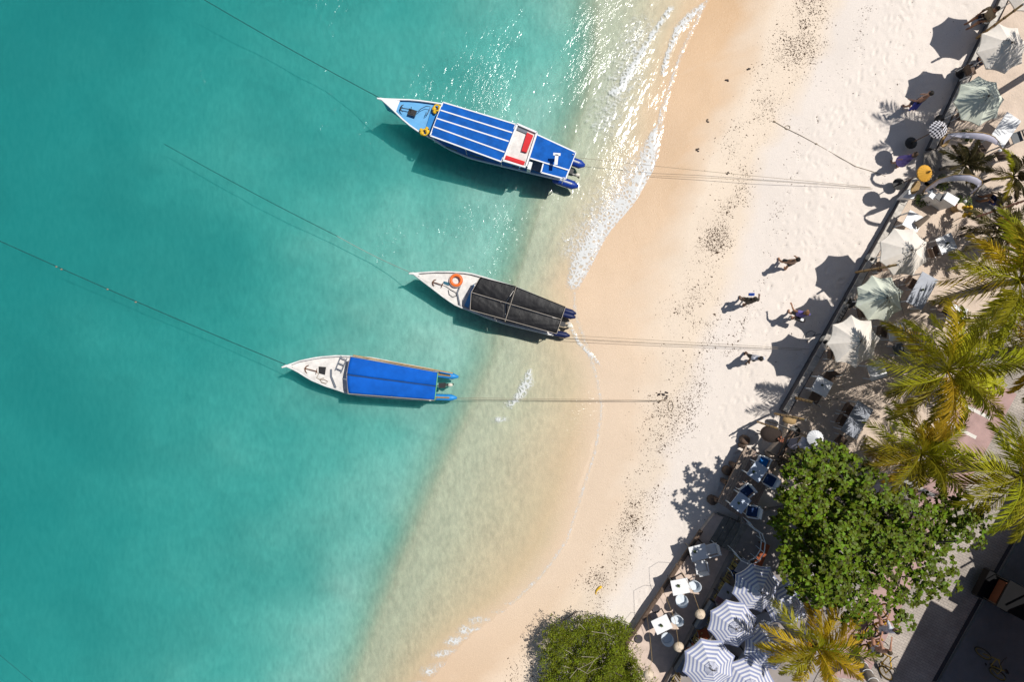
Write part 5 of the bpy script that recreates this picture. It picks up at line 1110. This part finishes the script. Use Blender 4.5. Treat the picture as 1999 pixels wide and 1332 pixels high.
def palm(label, px_, py_, z, L, n=19, base=None, kinds='ggggy', seed=1, nuts=0, levs=(0, 1, 1, 2, 2, 2, 3, 3, 4), zb=ZT, name='palm_tree', rt=.13):
    r0 = random.Random(seed); top = W(px_, py_, z); bs = W(*base, zb) if base else Vector((top.x - .2, top.y + .1, zb)); t = thing(name, label, 'palm tree', bs, 0, 'palms along the terrace'); lt = top - bs
    MB().tube([Vector((0, 0, -.1)), lt * .35 + Vector((-.05, .05, 0)), lt * .7, lt], [rt * 1.5, rt * 1.05, rt * .95, rt * 1.1], 10).build('trunk', M_trunk, t, True)
    for k in range(n):
        lv = levs[int(k * len(levs) / n)]; kd = 'y' if (lv >= 4 and r0.random() < .7) else r0.choice(kinds)
        part('frond', frond(kd, lv, L * r0.choice((.85, 1., 1.0))), t, lt + Vector((0, 0, .05)), (R(r0.uniform(-14, 14)), R(r0.uniform(-5, 5)), k * 2.399 + r0.uniform(-.25, .25)))
    for k in range(nuts):
        a_ = 2.2 + .33 * k + r0.uniform(-.2, .2); MB().ball(lt + Vector((.2 * math.cos(a_), .2 * math.sin(a_), -.12 + .08 * (k % 2))), .075, 8, (1, 1, 1.2)).build('coconut', mat('coconut_husk', (.62, .27, .02), .5, .2, 6), t, True)
    return t
palm('large coconut palm between the white tables and the parking strip', 1846, 722, 6.3, 2.6, 30, (1815, 712), seed=4)
palm('coconut palm at the picture edge above the person in pink', 1988, 548, 6.6, 2.7, 30, (1935, 560), seed=9, kinds='ggy')
palm('coconut palm beside the long shaded table and the broadleaf tree', 1795, 885, 5.2, 2.1, 26, (1775, 870), seed=15)
palm('coconut palm overhanging the street beyond the parking lines', 1990, 930, 6.4, 2.5, 26, (1945, 910), seed=23, kinds='gggg')
palm('coconut palm with orange coconuts beside the striped parasols', 1592, 1264, 5.2, 2.1, 20, (1580, 1245), seed=31, nuts=8, kinds='gyy', zb=ZC)
palm('coconut palm at the picture edge above the street corner', 2025, 680, 5.8, 2.5, 24, (1985, 685), seed=37, kinds='ggy')
palm('tall palm throwing frond shadows over the topmost parasols', 2225, 40, 7.6, 2.7, 15, (2100, 95), seed=43)
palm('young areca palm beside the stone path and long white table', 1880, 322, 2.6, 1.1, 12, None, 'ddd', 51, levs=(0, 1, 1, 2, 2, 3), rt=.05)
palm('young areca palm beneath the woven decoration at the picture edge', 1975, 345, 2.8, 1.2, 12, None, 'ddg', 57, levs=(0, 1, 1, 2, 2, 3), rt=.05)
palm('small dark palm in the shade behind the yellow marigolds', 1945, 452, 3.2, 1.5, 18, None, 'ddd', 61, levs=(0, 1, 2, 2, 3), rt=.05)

# ---------------------------------------------------------------- leaf crowns
def leaves_mesh(name, pos, nrm, size, m, shape='broad', seed=3):
    """many small folded leaves; pos, nrm arrays; each leaf a six point blade"""
    r = np.random.default_rng(seed); N = len(pos); nrm = nrm / np.linalg.norm(nrm, axis=1, keepdims=True)
    ax = r.normal(size=(N, 3)); ax -= nrm * (ax * nrm).sum(1, keepdims=True); ax /= np.linalg.norm(ax, axis=1, keepdims=True); sd = np.cross(nrm, ax)
    w_ = .36 if shape == 'broad' else .16; s = size[:, None]
    v0 = pos; v1 = pos + ax * s * .55 + sd * s * w_ + nrm * s * .10; v2 = pos + ax * s - nrm * s * .12; v3 = pos + ax * s * .55 - sd * s * w_ + nrm * s * .10; v4 = pos + ax * s * .5 - nrm * s * .0
    V = np.stack([v0, v1, v2, v3, v4], 1).reshape(-1, 3); b_ = np.arange(N)[:, None] * 5
    f = np.concatenate([b_ + np.array([[0, 1, 4]]), b_ + np.array([[1, 2, 4]]), b_ + np.array([[2, 3, 4]]), b_ + np.array([[3, 0, 4]])], 0)
    me = bpy.data.meshes.new(name); me.vertices.add(len(V)); me.vertices.foreach_set('co', V.ravel()); me.loops.add(f.size); me.polygons.add(len(f)); me.loops.foreach_set('vertex_index', f.ravel())
    me.polygons.foreach_set('loop_start', np.arange(0, f.size, 3)); me.polygons.foreach_set('loop_total', np.full(len(f), 3)); me.update(); me.validate(); me.materials.append(m); return me
def per_leaf(m, amt=.45, hue=.03):
    n, l = m.node_tree.nodes, m.node_tree.links; src = [k for k in n if k.type == 'MIX'][0]; ge = n.new('ShaderNodeNewGeometry'); hs = n.new('ShaderNodeHueSaturation')
    m1 = n.new('ShaderNodeMapRange'); m1.inputs[3].default_value = 1 - amt; m1.inputs[4].default_value = 1 + amt; m2 = n.new('ShaderNodeMapRange'); m2.inputs[3].default_value = .5 - hue; m2.inputs[4].default_value = .5 + hue * .6
    l.new(ge.outputs['Random Per Island'], m1.inputs[0]); l.new(ge.outputs['Random Per Island'], m2.inputs[0]); outs = [k.to_socket for k in src.outputs[2].links]
    l.new(m1.outputs[0], hs.inputs['Value']); l.new(m2.outputs[0], hs.inputs['Hue']); l.new(src.outputs[2], hs.inputs['Color'])
    for o_ in outs: l.new(hs.outputs[0], o_)
    return m
def in_poly(P, x, y):
    c = np.zeros_like(x, bool); n = len(P)
    for i in range(n):
        (x0, y0), (x1, y1) = P[i], P[(i + 1) % n]; c ^= ((y0 > y) != (y1 > y)) & (x < (x1 - x0) * (y - y0) / (y1 - y0 + 1e-9) + x0)
    return c
def edge_dist(P, x, y):
    d_ = np.full_like(x, 1e9); n = len(P)
    for i in range(n):
        (x0, y0), (x1, y1) = P[i], P[(i + 1) % n]; dx, dy = x1 - x0, y1 - y0; u = np.clip(((x - x0) * dx + (y - y0) * dy) / (dx * dx + dy * dy + 1e-9), 0, 1); d_ = np.minimum(d_, np.hypot(x - x0 - u * dx, y - y0 - u * dy))
    return d_
M_leaf = mat('broad_leaf', (.098, .142, .006), .5, .45, 2.2, spec=.2, trans=.2); per_leaf(M_leaf, .7, .045); M_bark = mat('tree_bark', (.16, .13, .10), .9, .3, 8, .6)
OUT = [(1557, 900), (1600, 867), (1640, 874), (1674, 900), (1708, 923), (1722, 948), (1737, 971), (1765, 965), (1794, 968), (1842, 962), (1838, 985), (1879, 968), (1916, 983), (1936, 1028), (1922, 1057), (1899, 1077), (1859, 1062), (1840, 1068), (1848, 1090), (1871, 1114),
       (1874, 1131), (1844, 1167), (1815, 1155), (1802, 1180), (1784, 1165), (1784, 1218), (1760, 1237), (1734, 1205), (1745, 1170), (1712, 1190), (1707, 1225), (1685, 1235), (1640, 1220), (1632, 1190), (1640, 1162), (1624, 1197), (1607, 1175), (1582, 1185), (1572, 1170), (1545, 1157), (1525, 1132), (1522, 1092),
       (1530, 1075), (1528, 1051), (1505, 1022), (1520, 994), (1523, 962), (1525, 928)]
r = np.random.default_rng(5); cand = np.stack([r.uniform(1500, 1940, 9000), r.uniform(862, 1240, 9000)], 1); ok = in_poly(OUT, cand[:, 0], cand[:, 1]); cand = cand[ok]; ed = edge_dist(OUT, cand[:, 0], cand[:, 1])
keep, cl = [], []
for (x, y), e_ in zip(cand, ed):                                              # clump centres, thinner towards the street side
    gap = 16 + (6 if (x > 1640 and y > 1090) else 0) + (4 if x > 1760 else 0)
    if e_ < 7: continue
    if all((x - a) ** 2 + (y - b_) ** 2 > gap ** 2 for a, b_ in keep): keep.append((x, y)); cl.append(e_)
pos, nr, sz = [], [], []; limbs = []
for (x, y), e_ in zip(keep, cl):
    z = 5.15 + 1.1 * min(1, e_ / 110) ** .7 + r.uniform(-.3, .2) + 3.6 * (fnoise(np.array([x / 40.]), np.array([y / 40.]), 77, 2)[0] - .5); c_ = np.array(W(x, y, z)); limbs.append(c_)
    rad = min(.46, .10 + e_ * .018) * r.uniform(.75, 1.1); nro = int(5 + 13 * (rad / .45) ** 2)
    for k in range(nro):
        u, a_ = r.uniform(-.15, 1), r.uniform(0, 6.28); h_ = math.sqrt(max(0, 1 - u * u)); d_ = np.array([h_ * math.cos(a_), h_ * math.sin(a_), u]); p = c_ + d_ * rad * np.array([1.15, 1.15, .7]); a1 = r.uniform(0, 6.28)
        for j in range(7):                                                    # rosette of leaves at a twig end
            b1 = a1 + j * .9 + r.uniform(-.2, .2); out_ = np.array([math.cos(b1), math.sin(b1), .15]); pos.append(p + out_ * .025); nr.append(np.array([-math.cos(b1) * .3, -math.sin(b1) * .3, 1.]) + d_ * .5 + r.normal(size=3) * .25); sz.append(r.uniform(.10, .19))
tr = thing('broadleaf_tree', 'wide broadleaf tree with glossy green rosettes over the cafe and street', 'tree', W(1668, 1012, ZC))
part('crown', leaves_mesh('crown', np.array(pos) - np.array(tr.location), np.array(nr), np.array(sz), M_leaf), tr)
b0 = Vector((0, 0, 0)); MB().tube([b0 - Vector((0, 0, .1)), Vector((.1, .05, 1.2)), Vector((.25, .0, 3.6))], [.26, .2, .17], 10).build('trunk', M_bark, tr, True); fk = Vector((.25, 0, 3.5))
for k in range(0, len(limbs), 6):
    e1 = Vector(limbs[k]) - tr.location; md_ = fk.lerp(e1, .5) + Vector((0, 0, -.15 + rnd.uniform(-.2, .2))); MB().tube([fk, md_, e1], [.09, .05, .015], 5).build('limb', M_bark, tr)
# bush on the sand: fine sprays and bare twigs
BO = [(1070, 1225), (1098, 1212), (1118, 1218), (1135, 1200), (1160, 1206), (1180, 1196), (1202, 1212), (1216, 1205), (1232, 1225), (1228, 1255), (1240, 1280), (1262, 1318), (1268, 1352), (1262, 1400), (1058, 1400), (1052, 1330), (1062, 1300), (1054, 1262)]
cand = np.stack([r.uniform(1045, 1270, 9500), r.uniform(1190, 1400, 9500)], 1); ok = in_poly(BO, cand[:, 0], cand[:, 1]); cand = cand[ok]; ed = edge_dist(BO, cand[:, 0], cand[:, 1]); pos, nr, sz = [], [], []; gb = G(1160, 1290)
lump = fnoise(cand[:, 0] / 26, cand[:, 1] / 26, 71)
for (x, y), e_, lm in zip(cand, ed, lump):
    if r.random() < .6 * max(0, 1 - e_ / 14) or lm < .2: continue
    if e_ < 14 and lm > .52: x, y = x + r.normal() * 7, y + r.normal() * 7
    z = 1.1 + 1.0 * min(1, e_ / 70) ** .6 + (lm - .5) * 1.7 + r.uniform(-.25, .1); p = np.array(W(x, y, z)); a_ = r.uniform(0, 6.28); d_ = np.array([math.cos(a_) * .7, math.sin(a_) * .7, .6])
    for j in range(7): pos.append(p + d_ * .035 * j + r.normal(size=3) * .012); nr.append(np.array([0, 0, .8]) + r.normal(size=3) * .6); sz.append(r.uniform(.055, .11))
bu = thing('beach_bush', 'dense green bush with bare dry twigs on the sand', 'bush', gb)
part('foliage', leaves_mesh('foliage', np.array(pos) - np.array(gb), np.array(nr), np.array(sz), per_leaf(mat('bush_leaf', (.18, .22, .012), .55, .45, 2.5, spec=.2, trans=.3)), 'narrow'), bu)
M_twig = mat('dry_twig', (.34, .29, .22), .9, .2, 10)
for pts in ([(1155, 1234), (1182, 1238), (1200, 1247)], [(1130, 1218), (1142, 1230)], [(1126, 1305), (1147, 1316), (1158, 1309), (1175, 1304), (1186, 1296)], [(1146, 1312), (1160, 1290), (1170, 1284)], [(1128, 1308), (1150, 1297), (1166, 1286)], [(1112, 1325), (1126, 1308)], [(1135, 1283), (1160, 1284)],
            [(1104, 1270), (1118, 1278)], [(1178, 1222), (1184, 1240)], [(1100, 1302), (1112, 1305)]): MB().tube([W(x, y, 2.6 - .1 * k) for k, (x, y) in enumerate(pts)], [.011 - .002 * k for k in range(len(pts))], 5).build('twig', M_twig, bu, world=True)
for k in range(5): a_ = k * 1.3; MB().tube([gb, gb + Vector((.3 * math.cos(a_), .3 * math.sin(a_), .6)), gb + Vector((.9 * math.cos(a_), .9 * math.sin(a_), 1.3))], [.06, .045, .02], 6).build('stem', M_bark, bu, world=True)
tag(MB().tube([G(1060, 1236) + Vector((0, 0, .02)), G(1078, 1222) + Vector((0, 0, .1)), G(1105, 1206) + Vector((0, 0, .15)), G(1127, 1192) + Vector((0, 0, .12))], [.006, .012, .016, .02], 5).build('fallen_branch', M_wood), 'thin fallen branch on the sand beside the bush', 'branch')
# shrubs with small leaves
def shrub(label, px_, py_, z0, rad, n, m, seed):
    r1 = np.random.default_rng(seed); q = W(px_, py_, z0); d_ = r1.normal(size=(n, 3)); d_[:, 2] = abs(d_[:, 2]); d_ /= np.linalg.norm(d_, axis=1, keepdims=True); p = d_ * rad * r1.uniform(.4, 1.1, (n, 1)) + np.array([0, 0, .1])
    t = thing('shrub', label, 'shrub', q); part('foliage', leaves_mesh('foliage', p, d_ + np.array([0, 0, .7]), r1.uniform(.05, .12, n), m, seed=seed), t)
    for k in range(4): MB().tube([(0, 0, 0), (.5 * rad * math.cos(k * 1.6), .5 * rad * math.sin(k * 1.6), rad * .6)], .012, 4).build('stem', M_bark, t)
M_shr = mat('shrub_leaf', (.08, .11, .02), .5, .4, 4, trans=.15)
for i, a_ in enumerate((('low green plant beside the yellow parasol on the path edge', 1838, 358, ZT, .28, 150), ('low green plant below the white box on the wall', 1796, 392, ZT, .26, 130), ('leafy green plant behind the yellow marigold garland', 1875, 398, ZT, .32, 180), ('low green plant beneath the upper curved banner', 1885, 266, ZT, .26, 130),
                       ('dusty green shrub between the black gate and the big tree', 1556, 896, ZT, .42, 260), ('dry brown shrub beside the deck and the big tree', 1532, 905, ZT, .35, 200))): shrub(*a_, mat('dry_leaf', (.12, .085, .05), .8, .4, 6) if i == 5 else M_shr, 80 + i)

# ---------------------------------------------------------------- beach litter: wrack line of weed and coral bits
r = np.random.default_rng(17); g = MB()
def wrack(n, f, spread, smin, smax):
    y = r.uniform(-10, 1345, n); cx_, hw = f(y); x = cx_ + r.normal(size=n) * hw * spread
    ok = fnoise(x / 38., y / 38., 91) > .20 + .36 * r.random(n); x, y = x[ok], y[ok]; n = len(x)
    k = (H - .75) / F; X, Y = (x - CX) * k, (CY - y) * k; Zg = ground_z(X, Y)
    s = smin * np.exp(np.abs(r.normal(size=n)) * .5); a_ = r.uniform(0, 6.28, n); el = r.uniform(1, 2.6, n)
    for i in range(n):
        p = Vector((X[i], Y[i], Zg[i] - .004)); d_, s_ = Vector((math.cos(a_[i]), math.sin(a_[i]), 0)) * s[i] * el[i], Vector((-math.sin(a_[i]), math.cos(a_[i]), 0)) * s[i]
        g.add([p - d_, p - s_, p + d_, p + s_, p + Vector((0, 0, s[i] * .8))], [(0, 1, 4), (1, 2, 4), (2, 3, 4), (3, 0, 4)])
mid = lambda y: ((np.interp(y, YS, DB) * .62 + np.interp(y, YS, DA) * .38), 36 + 8 * np.sin(y / 90))
wrack(30000, mid, .66, .0075, .019); wrack(2600, lambda y: (np.interp(y, YS, DB) + np.where(y < 700, 60, 20), 12), .8, .008, .02); wrack(1600, lambda y: (np.interp(y, YS, DB) + 150, 130), .8, .006, .014)
tag(g.build('wrack_debris', mat('dry_weed', (.12, .08, .055), .9, .5, 60, rand=0)), 'scattered dark weed and coral bits along the high tide line', 'debris', kind='stuff')
g = MB()
for (x, y) in ((1295, 772), (1299, 776), (1288, 770), (1300, 768), (1461, 133), (1419, 158), (1381, 236), (1361, 293), (1421, 338)):
    p = G(x, y); 
    for k in range(5): g.ball(p + Vector((r.uniform(-.06, .06), r.uniform(-.06, .06), .01)), r.uniform(.015, .04), 6, (1.4, 1, .6))
tag(g.build('weed_clumps', mat('dark_weed', (.04, .03, .03), .9, .4, 40)), 'dark clumps of weed on the wet sand', 'weed', kind='stuff')

# ---------------------------------------------------------------- street corner: shaded building, cart, bicycles
M_roof = mat('building_roof', (.30, .14, .09), .8, .25, 3, .4); M_render = mat('building_wall', (.42, .38, .32), .85, .12, 2, .2)
zr = ZS + 5.0; sh = lambda x, y: (W(x, y, ZS) + Vector((math.cos(SUN_EL) / math.sin(SUN_EL) * .86 * 5.0, math.cos(SUN_EL) / math.sin(SUN_EL) * .51 * 5.0, 0)))   # roof corner that throws its shadow on that spot
t = thing('building', 'dark shaded building whose veranda roof shadows the street corner', 'building', (22.5, -9, ZS))
MB().prism([sh(1735, 1332), sh(1815, 1175), sh(1856, 1198), sh(1872, 1178), sh(1905, 1165), sh(1990, 1215), sh(1990, 1252), sh(1975, 1266), sh(1928, 1241), sh(1943, 1231), sh(1989.5, 1252), sh(1990.5, 1215), Vector((27, -8.5, 0)), Vector((27, -17, 0)), sh(1660, 1480)], zr - .15, zr).build('roof', M_roof, t, world=True)
MB().prism([sh(1898, 1086), sh(1890, 1070), sh(1935, 1030), sh(2000, 900), Vector((27, -1.5, 0)), Vector((27, -8.3, 0)), sh(1985, 1240), sh(1903, 1176), sh(1906, 1130)], zr - .16, zr - .01).build('roof', M_roof, t, world=True)
for a_, b_ in (((1873, 1110), (1905, 1092)), ((1865, 1170), (1905, 1150)), ((1890, 1090), (1905, 1104))): MB().tube([sh(*a_) + Vector((0, 0, zr - .1 - ZS)), sh(*b_) + Vector((0, 0, zr - .1 - ZS))], .05, 5).build('rafter', M_wood, t, world=True)
MB().box((24.5, -9, ZS + 2.43), (.2, 16, 4.85)).build('wall', M_render, t, world=True)
for y in (-16, -12.4, -8.4, -4.6): MB().box((22.6, y, ZS + 2.4), (.14, .14, 4.8)).build('post', M_wood, t, world=True)
for y in (-13.5, -9.5, -6): MB().box((24.38, y, ZS + 1.1), (.06, 1.0, 2.1)).build('door', M_wood, t, world=True)
# cart
q = W(1955, 1158, ZS + .5); t = thing('electric_cart', 'black electric cart with dark orange seat parked in deep shade', 'cart', (q.x, q.y, ZS + .12), R(-28)); M_cart = mat('black_paint', (.008, .008, .009), .6, .1, 4, spec=.1)
M_seat = mat('brown_seat', (.12, .035, .01), .8); bm_ = MB().prism([(-1.0, -.55), (.7, -.55), (1.0, -.4), (1.08, 0), (1.0, .4), (.7, .55), (-1.0, .55)], .28, .62).build('body', M_cart, t); MB().box((-.1, 0, 1.62), (1.7, 1.1, .06)).build('roof', M_cart, t)
MB().box((-.35, -.05, .78), (.5, .95, .12)).build('seat', M_seat, t); MB().box((-.62, -.05, 1.0), (.1, .95, .4)).build('backrest', M_seat, t); MB().torus((.35, .2, 1.0), .16, .015, 16, 5, Matrix.Rotation(R(50), 3, 'Y')).build('steering_wheel', M_black, t)
for sx in (-.85, .65):
    for sy in (-.5, .5): MB().tube([(sx * .9, sy, .6), (sx * .9, sy, 1.6)], .02, 5).build('roof_post', M_metal, t)
for sx in (-.65, .65):
    for sy in (-.55, .55): w_ = MB().torus((sx, sy, .2), .15, .06, 18, 8, Matrix.Rotation(R(90), 3, 'X')).build('wheel', M_black, t, True); o = MB().lathe([(.1, -.03), (.1, .03), (.01, .04)], 12, (sx, sy, .2), Matrix.Rotation(R(90), 3, 'X')).build('rim', M_grey, w_)
for sy in (-.35, .35): MB().ball((1.0, sy, .5), .07, 8).build('headlight', M_white, t, True)
# bicycles
def bicycle(label, px_, py_, ang, z, tilt=8., frame=M_yellow):
    t = thing('bicycle', label, 'bicycle', W(px_, py_, z), ang, None); t.rotation_euler = (R(tilt), 0, ang)
    for x in (-.5, .5):
        w_ = MB().torus((x, 0, .33), .30, .028, 26, 6, Matrix.Rotation(R(90), 3, 'X')).build('wheel', M_black, t, True); MB().torus((x, 0, .33), .262, .02, 24, 5, Matrix.Rotation(R(90), 3, 'X')).build('rim', frame, w_); hb = MB()
        for k in range(10): a_ = .628 * k; hb.tube([(x, 0, .33), (x + .28 * math.cos(a_), 0, .33 + .28 * math.sin(a_))], .004, 3)
        hb.build('spokes', M_grey, w_)
    for a_, b_ in (((-.5, 0, .33), (-.1, 0, .3)), ((-.1, 0, .3), (-.2, 0, .85)), ((-.5, 0, .33), (-.17, 0, .72)), ((-.1, 0, .3), (.36, 0, .8)), ((-.17, 0, .72), (.34, 0, .88)), ((.34, 0, .95), (.5, 0, .33))): MB().tube([a_, b_], .024, 6).build('frame_tube', frame, t)
    MB().ball((-.22, 0, .88), .1, 8, (1.5, .8, .35)).build('saddle', M_black, t, True); MB().tube([(.25, -.28, 1.0), (.32, -.1, 1.02), (.32, .1, 1.02), (.25, .28, 1.0)], .014, 6).build('handlebar', M_metal, t)
    MB().lathe([(.08, -.01), (.08, .01)], 12, (-.1, -.04, .3), Matrix.Rotation(R(90), 3, 'X')).build('chainring', M_metal, t)
    for sy in (-1, 1): MB().box((-.1 + .15 * sy, sy * .12, .3 - .06 * sy), (.09, .07, .02)).build('pedal', M_black, t)
    return t
bicycle('yellow bicycle leaning beside the wired trunk on the sunny street', 1706, 1288, R(112), ZS + .01, 24)
bicycle('yellow bicycle in deep shade under the veranda', 1918, 1293, R(125), ZS + .12, 20, mat('shaded_yellow', (.22, .15, .02), .6, .2, 8))  # frame yellow darkened to paint in the veranda shade
bicycle('yellow bicycle ridden by the shirtless person below the tree', 1690, 1245, R(60), ZS + .01, 0); P_('shirtless person riding a yellow bicycle below the tree', 1686, 1249, R(60), 'cycle', 'fair', None, c_white, z=ZS + .01, hair=(.06, .04, .02))
bicycle('yellow bicycle mostly hidden under the leaves, ridden up the street', 1703, 1208, R(60), ZS + .01, 0); P_('person in pale shorts cycling under the edge of the tree', 1700, 1211, R(60), 'cycle', 'fair', c_white, c_white, z=ZS + .01)
# leaning old trunk wrapped with white wire
a, b = W(1668, 1280, ZS), W(1712, 1345, ZS + 2.2); t = thing('wired_trunk', 'old grey trunk wrapped with white wire at the street edge', 'trunk', a)
MB().tube([a - Vector((0, 0, .1)), a.lerp(b, .5), b], [.22, .19, .18], 12).build('bole', M_trunk, t, True, world=True)
for k in (.38, .6, .85): p = a.lerp(b, k); MB().torus(p, .205, .012, 24, 5, (b - a).to_track_quat('Z', 'Y').to_matrix()).build('wire_wrap', M_white, t, world=True)
